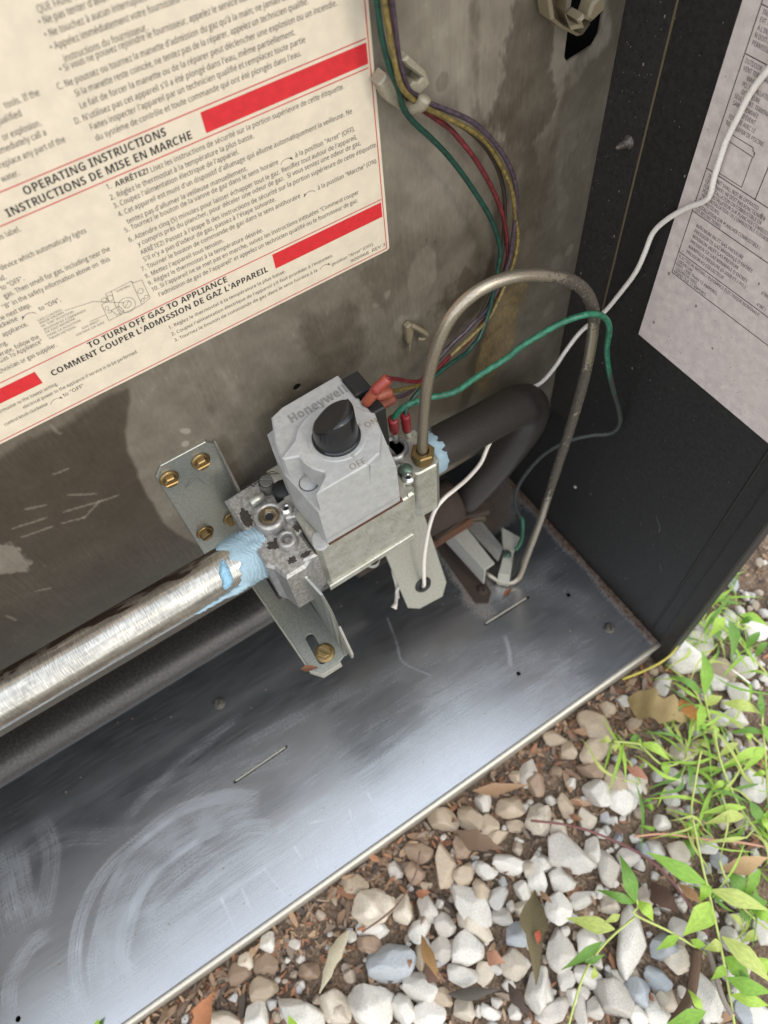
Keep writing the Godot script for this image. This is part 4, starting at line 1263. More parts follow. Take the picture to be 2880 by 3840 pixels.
	for s in [[V(-236.0, 275.7, 43.8), "steel"], [V(-171.2, 274.8, 65.0), "steel"]]:
		mb = MB.new(o)
		mb.smooth()
		mb.lathe([Vector2(3.7, 0), Vector2(3.7, 0.9), Vector2(3.2, 2.0), Vector2(2.3, 2.7), Vector2(1.9, 2.8)], s[0], Y, 26)
		mb.lathe([Vector2(1.9, 2.8), Vector2(1.7, 1.4), Vector2(0, 1.2)], s[0], Y, 6)
		var sc := put("torx_screw", mb.mesh(), M.steel, v)
		mb = MB.new(o)
		mb.lathe([Vector2(0, 1.62), Vector2(1.5, 1.6)], s[0], Y, 6)
		mb.lathe([Vector2(0.5, 1.7), Vector2(0.4, 2.4), Vector2(0, 2.5)], s[0], Y, 8)
		put("torx_socket", mb.mesh(), M.ink_black, sc)
	mb = MB.new(o)
	mb.smooth()
	mb.lathe([Vector2(4.4, 272), Vector2(4.4, 273.4), Vector2(3.6, 274.8), Vector2(2.0, 275.6), Vector2(0, 275.8)], V(-168.4, 0, 58.2), Y, 24)
	put("screw", mb.mesh(), M.zinc_green, v).set_meta("label", "screw stained green by tarnish")
	mb = MB.new(o)
	mb.smooth()
	mb.lathe([Vector2(6.0, 258), Vector2(5.9, 275.4), Vector2(5.2, 276.2), Vector2(0, 276.2)], V(-231.0, 0, 30.0), Y, 28)
	put("black_cap", mb.mesh(), M.black_rubber, v)
	mb = MB.new(o)
	mb.smooth()
	mb.lathe([Vector2(6.4, 258), Vector2(5.6, 266), Vector2(4.9, 273.4), Vector2(4.7, 274.4)], V(-235.9, 0, 19.8), Y, 26)
	mb.smooth(false)
	for s in [-1.0, 1.0]:
		var half := PackedVector2Array()
		for k in 13: half.append(Vector2(-235.9, 19.8) + (Vector2.from_angle(0.62 + PI * k / 12.0 * s) * 4.6).lerp(Vector2.from_angle(0.62 + PI * 0.5 * s), 0.12) )
		mb.prism(half, X, Z, Y, Vector3.ZERO, 273.2, 275.2, 0.3, false)
	put("slotted_plug", mb.mesh(), mat(rgb8(120, 116, 106), 0.55, 0.2, M.g2, 50.0), v)
	mb = MB.new(o)
	mb.smooth()
	mb.tube([V(-249.5, 269.6, 24.6), V(-241.0, 269.8, 24.2)], 2.5, 16, 1)
	put("pin", mb.mesh(), M.cast_clean, v)
	mb = MB.new(o)
	text_into(mb, "IN", font, V(-251.4, 267.6, 63.0), Vector3(1, 0, 0.06), Vector3(0, 0, -1), 3.4, 4.4, false, 1.0, 0.6)
	put("inlet_lettering", mb.mesh(), M.cast, v)
	# outlet column at the right with the brass compression nut
	mb = MB.new(o)
	mb.smooth(false)
	var colm := PackedVector2Array()
	for k in 9: colm.append(Vector2(-162.4, 60.0) + Vector2.from_angle(PI * 0.97 - PI * 0.47 * k / 8.0) * 5.2)
	colm.append_array(poly([Vector2(-153.0, 65.6), Vector2(-149.6, 63), Vector2(-148.6, 38), Vector2(-168.6, 34)]))
	mb.prism(colm, X, Z, Y, Vector3.ZERO, 227.5, 274.0, 0.9)
	mb.prism(poly([Vector2(-176, 30), Vector2(-166, 30), Vector2(-166, 60), Vector2(-176, 60)]), X, Z, Y, Vector3.ZERO, 236, 271.0, 0.8)
	put("outlet_column", mb.mesh(), M.cast_clean, v)
	mb = MB.new(o)
	mb.smooth()
	mb.lathe([Vector2(9.0, 268), Vector2(8.6, 275.5), Vector2(7.4, 276.6), Vector2(6.2, 276.6), Vector2(6.0, 274), Vector2(0, 274)], V(-166.5, 0, 43.0), Y, 28)
	put("outlet_boss", mb.mesh(), M.cast, v)
	# black plug-in terminal block at the back right
	mb = MB.new(o)
	mb.box(V(-180.2, 292, 20.5), V(-170.6, 322.6, 34.5), 0.8)
	mb.box(V(-180.0, 286, 35), V(-170.4, 318.2, 46.5), 0.8)
	put("terminal_block", mb.mesh(), M.black_rubber, v)
	# spade lugs of the ground terminals
	mb = MB.new(o)
	mb.smooth()
	mb.tube([V(-155.3, 279, 40.2), V(-154.4, 271, 41.4)], 1.7, 12, 1)
	mb.tube([V(-163.0, 286, 40), V(-163.2, 276, 40.6)], 1.5, 12, 1)
	put("ground_lug", mb.mesh(), M.galv_dull, v)

	# dirty web strands strung from the bracket to the valve
	var web := thing("cobweb", "dark dirty cobweb strands between the bracket flange and the slotted plug", "cobweb", V(-245, 268, 14))
	mb = MB.new(V(-245, 268, 14))
	mb.smooth()
	for l in [[V(-249.6, 262, 12), V(-246, 266, 14), V(-241, 268, 13), V(-238.6, 272, 16.4)], [V(-249.8, 266, 10), V(-245, 268.6, 12), V(-242, 267, 15), V(-240, 265, 19)], [V(-249.4, 257, 14), V(-246, 262, 17), V(-243, 264, 19)], [V(-246, 266, 14), V(-245, 263, 17), V(-244.4, 260, 18)], [V(-238, 274, 16), V(-233, 275, 17), V(-229, 277, 21)], [V(-236, 275, 16), V(-231, 278, 18.5), V(-228.6, 280, 24)]]:
		mb.tube(l, func(t): return 0.16 + 0.12 * sin(PI * t), 6, 5, true, noise(0.6, 98, 2), 0.12)
	mb.lathe([Vector2(0, -1.2), Vector2(1.1, -0.4), Vector2(0.9, 0.6), Vector2(0, 1.4)], V(-244.4, 263.4, 16.6), Vector3(0.3, 1, 0.2).normalized(), 9, noise(0.8, 99, 2), 0.5)
	put("strand", mb.mesh(), mat(rgb8(48, 38, 30), 0.9), web)

	var nut := thing("compression_nut", "small brass compression nut at the foot of the bent aluminium tube", "pipe fitting", V(-157, 274, 58.5))
	mb = MB.new(V(-157, 274, 58.5))
	mb.prism(ngon(6, 6.9, Vector2(-157, 58.5), 0.25), X, Z, Y, Vector3.ZERO, 277.6, 282.6, 0.7, true, [ngon(16, 3.6, Vector2(-157, 58.5))])
	mb.smooth()
	mb.lathe([Vector2(5.6, 274.1), Vector2(5.8, 274.6), Vector2(5.4, 275.4), Vector2(5.4, 277.6)], V(-157, 0, 58.5), Y, 28)
	mb.lathe([Vector2(3.4, 277.6), Vector2(3.5, 282.0), Vector2(4.2, 282.7)], V(-157, 0, 58.5), Y, 20)
	put("nut", mb.mesh(), M.brass, nut)

# ---------------------------------------------------------------- pilot tube and pilot burner
func build_pilot():
	var t := thing("pilot_gas_tube", "bent aluminium tube arching up from the brass nut and down to the pan", "tube", V(-157, 282, 58))
	var mb := MB.new(V(-157, 282, 58))
	mb.smooth()
	mb.tube([V(-157.1, 275, 58), V(-156.9, 283, 58.2), V(-156.1, 304.9, 59.1), V(-154.7, 330.3, 60.5), V(-152, 348.4, 61.5), V(-148.7, 362.9, 62.6), V(-143.0, 375.4, 63.6), V(-134.8, 383.3, 64.8), V(-124.2, 386.2, 65.9), V(-111.4, 384.8, 67.1), V(-97.6, 379.0, 68.1), V(-83.5, 370.1, 69.2), V(-71.5, 359.1, 69.6), V(-62, 344.8, 69.5), V(-56.1, 330.2, 69.1), V(-52.9, 314.0, 68.6), V(-50.6, 293.1, 67.9), V(-49.4, 266.2, 67), V(-49.4, 240.2, 66.2), V(-49.9, 210, 64.7), V(-50.4, 180.3, 63.1), V(-50.8, 146.2, 61.6), V(-51.8, 108.1, 60.1), V(-54.2, 73.9, 58.8), V(-57.6, 38, 57.8), V(-60.6, 18.5, 58.2), V(-64.4, 9.6, 58.6), V(-70.5, 6.2, 57.5), V(-77, 6.2, 51.5), V(-81.6, 8, 43.3), V(-86.0, 9.4, 31), V(-89.0, 11, 14), V(-90, 14, -20)], 2.95, 18, 5, true, noise(0.06, 91, 3), 0.18)
	put("tube", mb.mesh(), M.tube, t)
	# the dirty middle stretch of the falling leg
	mb = MB.new(V(-157, 282, 58))
	mb.smooth()
	var bell := func(t): return 2.75 + 0.42 * clampf(minf(t, 1.0 - t) * 4.0, 0.0, 1.0)
	mb.tube([V(-50.8, 299.0, 68.1), V(-50.0, 280, 67.5), V(-49.4, 256.2, 66.6), V(-49.6, 225, 65.4), V(-50.2, 190, 63.6), V(-50.6, 160.3, 62.3), V(-51.2, 132, 61)], bell, 20, 14, false, noise(0.4, 92, 3), 0.45)
	mb.tube([V(-97.6, 379.0, 68.1), V(-83.5, 370.1, 69.2), V(-71.5, 359.1, 69.6), V(-62, 344.8, 69.5), V(-56.1, 330.2, 69.1), V(-53.4, 318.0, 68.7)], bell, 20, 14, false, noise(0.4, 94, 3), 0.5)
	put("grime_layer", mb.mesh(), mat(rgb8(100, 91, 78), 0.7, 0.15, M.g3, 50.0, M.b1, 0.03), t)
	var p := thing("pilot_burner", "dusty galvanised pilot burner bracket on the rusty patch of the pan", "pilot burner", V(-80, 0, 20))
	var o := V(-80, 0, 20)
	mb = MB.new(o)
	mb.prism(poly([Vector2(-97, -40), Vector2(-79, -40), Vector2(-80.8, 44.6), Vector2(-92.4, 45.4)]), X, Z, Y, Vector3.ZERO, 33.6, 35, 0.3)
	mb.prism(poly([Vector2(-97, -40), Vector2(-95.8, -40), Vector2(-91.2, 45.4), Vector2(-92.4, 45.4)]), X, Z, Y, Vector3.ZERO, 8, 33.5, 0.0)
	put("top_strip", mb.mesh(), mat(rgb8(204, 200, 188), 0.55, 0.1, M.g2, 26.0), p)
	mb = MB.new(o)
	mb.prism(poly([Vector2(-78.6, -40), Vector2(-60, -40), Vector2(-62, 33), Vector2(-74, 41)]), X, Z, Y, Vector3.ZERO, 24, 25.4, 0.3)
	put("lower_strip", mb.mesh(), mat(rgb8(166, 162, 152), 0.6, 0.1, M.g2, 20.0), p)
	mb = MB.new(o)
	mb.prism(poly([Vector2(-49, 14), Vector2(-42, 32), Vector2(-56, 41), Vector2(-73, 58), Vector2(-80, 50), Vector2(-64, 37), Vector2(-60, 30)]), X, Z, Y, Vector3.ZERO, 20.6, 22, 0.3)
	mb.prism(poly([Vector2(-80, 50), Vector2(-73, 58), Vector2(-73.6, 58.6), Vector2(-80.6, 50.6)]), X, Z, Y, Vector3.ZERO, 2, 21, 0.0)
	put("front_plate", mb.mesh(), mat(rgb8(206, 202, 188), 0.55, 0.1, M.g2, 26.0), p)
	hex_screw(p, V(-62.6, 22.1, 39), Y, M.zinc_green, 3.2, 0.5).set_meta("label", "screw with green corrosion")
	mb = MB.new(o)
	mb.smooth()
	mb.tube([V(-70, 30, -6), V(-62, 30, -2), V(-58, 30, 2)], 4.0, 14, 3)
	put("orifice", mb.mesh(), mat(rgb8(112, 96, 72), 0.6, 0.3, M.g3, 50.0), p)
	var bar := thing("rusty_mounting_strip", "dark rusty metal strip with a screw lying on the floor pan", "metal strip", V(-95, 1, 10))
	mb = MB.new(V(-95, 1, 10))
	mb.prism(poly([Vector2(-101, -60), Vector2(-84, -60), Vector2(-88, 40), Vector2(-89.4, 54), Vector2(-98, 61), Vector2(-107, 55)]), X, Z, Y, Vector3.ZERO, 0.6, 2.2, 0.4)
	put("strip", mb.mesh(), M.rust_dark, bar)
	hex_screw(bar, V(-94.8, 2.2, 48), Y, M.rust_dark, 3.6, 1.0)

# ---------------------------------------------------------------- wires
func wire(called: String, label: String, pts: Array, r: float, m: Material, group := "") -> Node3D:
	var o := thing(called, label, "wire", pts[0], group)
	var mb := MB.new(pts[0])
	mb.smooth()
	mb.tube(pts, r, 10, 5)
	put("insulation", mb.mesh(), m, o)
	return o

func crimp(parent: Node3D, base: Vector3, a: Vector3, b: Vector3, r: float, m: Material):
	var mb := MB.new(base)
	mb.smooth()
	var d := (b - a)
	var l := d.length()
	mb.lathe([Vector2(0, 0), Vector2(r * 0.62, 0.0), Vector2(r, 0.2), Vector2(r * 1.06, 1.4), Vector2(r * 0.96, l * 0.35), Vector2(r * 1.03, l * 0.5), Vector2(r * 0.94, l * 0.62), Vector2(r * 1.0, l * 0.8), Vector2(r * 0.85, l), Vector2(0, l)], a, d.normalized(), 20)
	put("crimp_terminal", mb.mesh(), m, parent)

func build_wires():
	var hg := "wiring harness along the back panel"
	var g := [V(-137.4, 484.7, 12), V(-136.5, 471.7, 12), V(-134, 458.7, 12), V(-130.6, 449.3, 12), V(-128.5, 440.7, 11.6), V(-123.7, 432.8, 11.2), V(-116, 423.4, 10.8), V(-107.8, 412.7, 10.4), V(-99.1, 399.6, 10.2), V(-90.4, 384.7, 10.9), V(-81.6, 368, 11.6), V(-75.3, 350.9, 12.3), V(-74.4, 338, 13.2), V(-80.9, 308.8, 15.6), V(-90, 296.7, 19.7), V(-96.4, 294.6, 21.7), V(-102.8, 293.5, 23.4), V(-112.9, 295.6, 25.8), V(-125.6, 297, 28.9), V(-142, 298.4, 34), V(-148.7, 297, 36.1), V(-153.4, 294.9, 38.1), V(-155.4, 291.3, 40)]
	var o := wire("green_wire", "dark green wire hanging lowest in the harness, ending in the right red terminal", g, 1.25, M.wire_green, hg)
	crimp(o, g[0], V(-155.4, 293.3, 39.8), V(-155.3, 279.5, 40.2), 2.7, M.crimp_red)
	var y := [V(-135.7, 484.9, 14), V(-134.2, 471.7, 14), V(-132.4, 458.9, 14), V(-130.1, 450.4, 14), V(-125.4, 444, 13.6), V(-119.7, 438.5, 13.1), V(-109, 429.7, 12.2), V(-94.6, 417.8, 11.1), V(-83.4, 405.6, 10.1), V(-75.2, 391.9, 10.3), V(-68.9, 379, 10.5), V(-65.8, 369, 10.8), V(-64, 357.7, 11), V(-61.1, 343.1, 11.3), V(-64.4, 325.9, 12.2), V(-77, 306.1, 15), V(-84.4, 302, 17.0), V(-92.9, 300.4, 18.8), V(-100.9, 298.4, 20), V(-113.4, 296, 21.9), V(-123.2, 294, 24.2), V(-137.8, 297.2, 29.4), V(-150.2, 305.7, 33.5), V(-162.6, 316.2, 38)]
	o = wire("yellow_wire", "dusty yellow wire of the harness, ending in the middle orange terminal", y, 1.15, M.wire_yellow, hg)
	crimp(o, y[0], V(-161.6, 316.0, 38.2), V(-171.2, 317.8, 37.6), 2.8, M.crimp_orange)
	var p := [V(-130, 481.8, 10), V(-129.1, 468.5, 10), V(-128.1, 457.7, 10), V(-125.7, 448.6, 10), V(-122.4, 443.2, 10.1), V(-114.1, 436.3, 10.5), V(-101.5, 427.4, 11), V(-91.5, 419.1, 11.4), V(-81.3, 406.8, 11.9), V(-72.7, 393.6, 11.7), V(-66.6, 379.9, 11.4), V(-64.1, 365.5, 11.1), V(-64.6, 344.3, 11.0), V(-67.2, 328.9, 11.8), V(-79.6, 305.4, 12.2), V(-90.6, 302.2, 13.6), V(-97.1, 299.6, 14.6), V(-104.8, 297.8, 15.4), V(-119.6, 292.6, 18.0), V(-143.1, 292.7, 27.3), V(-157.8, 301.6, 32)]
	o = wire("purple_wire", "faded purple wire on top of the harness, ending in the lowest orange terminal", p, 1.15, M.wire_purple, hg)
	crimp(o, p[0], V(-157.2, 301.4, 32), V(-168.6, 302.6, 33.6), 2.7, M.crimp_orange)
	var r := [V(-130.5, 481, 7), V(-129.1, 467.5, 7.4), V(-127.4, 455.6, 7.7), V(-125.1, 446.1, 8), V(-120, 437.4, 8), V(-110.7, 427.8, 8), V(-103.4, 420.4, 8), V(-96.4, 411, 8), V(-88.9, 399.8, 8), V(-82.4, 388.4, 8), V(-75.3, 374, 8), V(-69.3, 358.4, 8), V(-66, 343, 8.4), V(-65.6, 327.7, 9), V(-76.2, 302.4, 11), V(-84.9, 297.9, 14.0), V(-95.5, 295.8, 17.6), V(-100, 295, 18.5), V(-110.7, 296.0, 21.0), V(-125.6, 297.9, 26.6), V(-139.3, 304, 32.7), V(-149.3, 313.9, 36.7), V(-158.6, 325.6, 40.6), V(-166.3, 335, 44)]
	o = wire("red_wire", "red wire of the harness, ending in the topmost orange terminal", r, 1.2, M.wire_red, hg)
	crimp(o, r[0], V(-165.4, 334.4, 44), V(-173.8, 328.6, 42.4), 2.8, mat(rgb8(146, 58, 46), 0.35, 0.0, M.g1, 25.0))
	crimp(o, r[0], V(-171.6, 327.8, 41.6), V(-178.4, 319.8, 40.0), 2.8, M.crimp_orange)
	var bw := [V(-128.6, 452, 6.2), V(-122, 439, 6.2), V(-112, 430, 6), V(-100, 421.5, 6), V(-88, 410, 6), V(-78, 396, 6), V(-71, 381, 6), V(-67.5, 366, 6), V(-66.8, 350, 6), V(-68, 331, 7), V(-78, 307, 9.6), V(-92, 299, 12.6), V(-108, 296, 15), V(-121, 293.6, 16.4)]
	wire("brown_wire", "dirty brown wire tucked behind the yellow one in the harness", bw, 1.1, mat(rgb8(64, 50, 40), 0.6, 0.0, M.g2, 30.0), hg)
	var gg := [V(-166.1, 305.3, 46), V(-162.7, 310.6, 47.4), V(-158.5, 313.7, 49), V(-153.6, 314.2, 50.5), V(-145.7, 313.5, 52), V(-140.3, 313.2, 54.2), V(-132.9, 314.8, 57.1), V(-124.7, 320.1, 59.5), V(-116.3, 324.3, 61.7), V(-107.7, 328.3, 63.8), V(-100.7, 334.3, 66.1), V(-90.6, 339.4, 69), V(-80.1, 343.8, 72.5), V(-68.4, 343.9, 75.5), V(-57.6, 336.6, 76.2), V(-49.8, 323.4, 75.6), V(-44.5, 302, 73.5), V(-36, 278.7, 71.9), V(-23.8, 248.9, 71.1), V(-11.2, 221.2, 69.6), V(-5.5, 201.6, 69.7), V(-7, 188.2, 66.1), V(-17.8, 186.2, 58.7), V(-31.7, 183.1, 51.9), V(-45, 168.3, 43.7), V(-52.7, 139.3, 36.2), V(-54.3, 113, 31.5), V(-48.5, 78.4, 27.3), V(-38.6, 46, 24.3), V(-33.4, 32, 23)]
	o = wire("green_ground_wire", "bright green ground wire looping over the aluminium tube, its lower end dark with soot", gg.slice(0, 19), 1.6, M.wire_green_bright, "")
	var sooty := MB.new(gg[0])
	sooty.smooth()
	sooty.tube(gg.slice(17), 1.57, 10, 5)
	put("sooty_insulation", sooty.mesh(), mat(rgb8(62, 66, 60), 0.65, 0.0, M.g3, 30.0), o).set_meta("label", "soot-darkened lower length of the wire")
	crimp(o, gg[0], V(-166.2, 303.8, 45.4), V(-163.6, 286.2, 41.0), 2.75, M.crimp_red)
	var mb := MB.new(gg[0])
	mb.smooth()
	mb.tube([V(-38.6, 46, 24.3), V(-35, 37, 24.6), V(-38, 30, 30), V(-46, 27, 38), V(-54, 24.5, 41)], 1.5, 8, 4)
	put("stripped_end", mb.mesh(), mat(rgb8(70, 130, 100), 0.6, 0.2, M.g2, 60.0), o)
	var wh := [V(-3, 640, 140), V(-3, 540, 116), V(-3.2, 470, 92), V(-3.4, 455, 86), V(-3.6, 444, 83.6), V(-4, 430.8, 78.8), V(-4, 418.5, 76.7), V(-4, 408.1, 75.1), V(-4, 399.6, 75.1), V(-4, 390, 75.4), V(-3.4, 381.1, 76.0), V(-3, 375.6, 73.4), V(-3, 366.7, 65), V(-3.4, 355.4, 56.7), V(-3.8, 344.4, 51.4), V(-4, 331.9, 50.1), V(-4, 316.8, 47.9), V(-4, 297.9, 41.8), V(-4, 271.4, 31.7), V(-6, 249.7, 20.4), V(-12.8, 231.5, 16.3), V(-17.9, 216.6, 14), V(-26.1, 205.6, 12.4), V(-36, 203, 11.0), V(-47, 199, 9.5), V(-62, 200, 14), V(-78, 200.5, 26), V(-88.6, 199.2, 32), V(-98.6, 196.2, 38), V(-113.7, 198.8, 44.1), V(-128.9, 205.4, 49.8), V(-138.6, 207.1, 52.1), V(-146.5, 200.4, 52.8), V(-151.6, 183.6, 53.0), V(-155.9, 162.5, 54.0), V(-159, 143.1, 55.5), V(-160.6, 124.8, 57), V(-160.8, 107.2, 56), V(-161.6, 96, 48), V(-166, 84, 36), V(-172, 76, 34), V(-176, 72, 38.0), V(-179.5, 71, 42)]
	o = wire("white_wire", "long white wire crossing the rating label and threading through the black grommet", wh, 1.4, M.wire_white)
	mb = MB.new(wh[0])
	mb.smooth()
	mb.tube([V(-179, 71, 41.6), V(-182.6, 70, 43.6)], func(t): return 1.6 + 1.1 * t, 10, 4)
	mb.tube([V(-166, 96, 22), V(-168, 84, 22), V(-170.6, 74, 30), V(-175.2, 70, 38.6)], 1.3, 9, 4)
	put("free_end", mb.mesh(), M.wire_white, o)

# ---------------------------------------------------------------- nylon clips on the panel
func build_clips():
	var c := thing("harness_clip", "dirty nylon clip holding the wire harness beside the cream label", "cable clip", V(-124, 444, 4))
	var o := V(-124, 444, 4)
	var mb := MB.new(o)
	mb.prism(poly([Vector2(-137, 451.2), Vector2(-133, 454.2), Vector2(-129.4, 448.6), Vector2(-126.4, 442), Vector2(-124.2, 436.4), Vector2(-127.4, 437.6), Vector2(-133, 443)]), X, Y, Z, Vector3.ZERO, 2, 8.4, 0.8)
	put("jaw", mb.mesh(), M.nylon, c)
	mb = MB.new(o)
	mb.smooth()
	mb.tube([V(-124.6, 437.4, 8), V(-122.6, 441.0, 15), V(-121.6, 444.4, 17)], 2.6, 12, 5)
	put("latch", mb.mesh(), M.nylon, c)
	mb = MB.new(o)
	mb.prism(poly([Vector2(-125.4, 456.2), Vector2(-122.4, 457), Vector2(-114.6, 448.2), Vector2(-112.6, 442.6), Vector2(-118.4, 440.2), Vector2(-123.4, 444.4), Vector2(-121, 446.6), Vector2(-118.2, 445.6), Vector2(-116.6, 446.6), Vector2(-123.6, 453.4)]), X, Y, Z, Vector3.ZERO, 1, 8.0, 0.8)
	put("loop", mb.mesh(), M.nylon, c)
	c = thing("upper_harness_clip", "tan nylon clip at the top edge, gripping the harness above the dirty one", "cable clip", V(-134, 474, 4))
	o = V(-134, 474, 4)
	mb = MB.new(o)
	mb.prism(poly([Vector2(-140, 487), Vector2(-130, 486), Vector2(-128, 492), Vector2(-139, 494)]), X, Y, Z, Vector3.ZERO, 2, 17.0, 1.0)
	put("jaw", mb.mesh(), mat(rgb8(150, 124, 92), 0.6, 0.0, M.g2, 30.0), c)
	c = thing("slot_clip", "old nylon hook clip hanging in the black slot at the top right", "cable clip", V(-40, 443, 4))
	o = V(-40, 443, 4)
	mb = MB.new(o)
	mb.prism(poly([Vector2(-56, 458), Vector2(-52.4, 447.4), Vector2(-46.4, 442.4), Vector2(-36, 435.6), Vector2(-33, 435.2), Vector2(-29.4, 438.2), Vector2(-30.6, 441.6), Vector2(-34.2, 444.0), Vector2(-37.2, 442.4), Vector2(-36.0, 440.4), Vector2(-40.6, 441.2), Vector2(-44.4, 447.6), Vector2(-45.0, 458)]), X, Y, Z, Vector3.ZERO, 1, 9.5, 1.2)
	put("hook", mb.mesh(), M.nylon_old, c)
	mb = MB.new(o)
	mb.prism(poly([Vector2(-31, 440.0), Vector2(-27.6, 438.0), Vector2(-20.6, 441.0), Vector2(-21.4, 450), Vector2(-29, 446)]), X, Y, Z, Vector3.ZERO, 1, 8, 1.2)
	put("tongue", mb.mesh(), M.nylon_old, c)
	c = thing("broken_clip", "small broken amber clip on the panel left of the bent tube", "cable clip", V(-125, 303, 3))
	o = V(-125, 303, 3)
	mb = MB.new(o)
	mb.prism(poly([Vector2(-129.4, 314), Vector2(-126.4, 315.4), Vector2(-124.4, 313.2), Vector2(-124.8, 306), Vector2(-127.2, 298.4), Vector2(-129.2, 302)]), X, Y, Z, Vector3.ZERO, 0.6, 4.2, 0.8)
	mb.smooth()
	mb.tube([V(-127.4, 299, 3), V(-128.2, 295, 3.6), V(-129, 291, 3)], func(t): return 0.7 - 0.4 * t, 7, 4)
	put("stub", mb.mesh(), M.nylon_old, c)
	mb = MB.new(o)
	mb.smooth()
	mb.tube([V(-125.6, 313.4, 3.4), V(-121.6, 309, 5.0), V(-117.6, 303.6, 5.6), V(-117, 301, 4.6)], 1.5, 9, 4)
	mb.tube([V(-121.4, 299.6, 2.6), V(-118.4, 299.0, 4.2), V(-115.6, 301.4, 4.4)], 1.0, 8, 4)
	put("bent_arm", mb.mesh(), M.nylon_old, c)

# ---------------------------------------------------------------- ground, pebbles, litter
func ground_height(x: float, z: float) -> float:
	return -45.0 + 5.0 * noise(0.012, 401, 3).get_noise_2d(x, z) + 3.0 * noise(0.07, 402, 3).get_noise_2d(x, z)

func build_ground():
	var soil := grain(512, 411, 0.35, 1.0, [[5.0, 0.5], [22.0, 0.5], [70.0, 0.5]])
	var gm := mat(rgb8(172, 144, 118), 0.95, 0.0, soil, 9.0, M.b1, 0.06)
	var mb := MB.new()
	mb.smooth()
	var n := 90
	var x0 := -1100.0
	var z0 := -266.0
	var step := 16.0
	for i in n:
		for j in 76:
			var q := []
			for k in [[i, j], [i + 1, j], [i + 1, j + 1], [i, j + 1]]:
				var x: float = x0 + k[0] * step
				var z: float = z0 + k[1] * step
				q.append(V(x, ground_height(x, z), z))
			mb.quad(q[0], q[1], q[2], q[3], Y)
	var g := put("soil_bed", mb.mesh(), gm)
	tag(g, "brown mulchy soil bed under the pebbles in front of the heater", "ground", "", "structure")
	mb = MB.new()
	mb.box(V(-20000, -90, -20000), V(20000, -66, 20000))
	g = put("ground", mb.mesh(), mat(rgb8(186, 180, 168), 0.95, 0.0, soil, 3.0))
	tag(g, "pale gravel yard stretching away around the heater", "ground", "", "structure")

func rock_mesh(sd: int) -> ArrayMesh:
	# a unit pebble: lumpy ball broken by a few flat faces
	var r := RandomNumberGenerator.new()
	r.seed = sd
	var t := (1.0 + sqrt(5.0)) / 2.0
	var vs := [V(-1, t, 0), V(1, t, 0), V(-1, -t, 0), V(1, -t, 0), V(0, -1, t), V(0, 1, t), V(0, -1, -t), V(0, 1, -t), V(t, 0, -1), V(t, 0, 1), V(-t, 0, -1), V(-t, 0, 1)]
	for i in vs.size(): vs[i] = vs[i].normalized()
	var fs := [[0, 11, 5], [0, 5, 1], [0, 1, 7], [0, 7, 10], [0, 10, 11], [1, 5, 9], [5, 11, 4], [11, 10, 2], [10, 7, 6], [7, 1, 8], [3, 9, 4], [3, 4, 2], [3, 2, 6], [3, 6, 8], [3, 8, 9], [4, 9, 5], [2, 4, 11], [6, 2, 10], [8, 6, 7], [9, 8, 1]]
	for lv in 3:
		var mid := {}
		var nf := []
		for f in fs:
			var m := []
			for e in 3:
				var a: int = f[e]
				var b: int = f[(e + 1) % 3]
				var key := Vector2i(mini(a, b), maxi(a, b))
				if not mid.has(key):
					mid[key] = vs.size()
					vs.append(((vs[a] + vs[b]) * 0.5).normalized())
				m.append(mid[key])
			nf.append_array([[f[0], m[0], m[2]], [f[1], m[1], m[0]], [f[2], m[2], m[1]], [m[0], m[1], m[2]]])
		fs = nf
	var n := noise(0.85, 500 + sd, 2)
	var n2 := noise(3.2, 540 + sd, 2)
	var cuts := []
	for k in 15: cuts.append([Vector3(r.randfn(), r.randfn(), r.randfn()).normalized(), r.randf_range(0.57, 0.83)])
	var out := []
	for p in vs:
		var q: Vector3 = p * (1.0 + 0.14 * n.get_noise_3dv(p))
		for c in cuts:
			var h: float = q.dot(c[0]) - c[1]
			if h > 0.0: q -= c[0] * h * 0.94
		q += p * 0.04 * n2.get_noise_3dv(p)
		out.append(q * 1000.0 * 1.2)
	var mb := MB.new()
	mb.smooth()
	for f in fs: mb.tri(out[f[0]], out[f[1]], out[f[2]], out[f[0]] + out[f[1]] + out[f[2]])
	return mb.mesh()

func ordinal(k: int) -> String:
	var w := ["first", "second", "third", "fourth", "fifth", "sixth", "seventh", "eighth", "ninth", "tenth", "eleventh", "twelfth", "thirteenth", "fourteenth", "fifteenth", "sixteenth", "seventeenth", "eighteenth", "nineteenth", "twentieth"]
	return w[k] if k < w.size() else "%dth" % (k + 1)

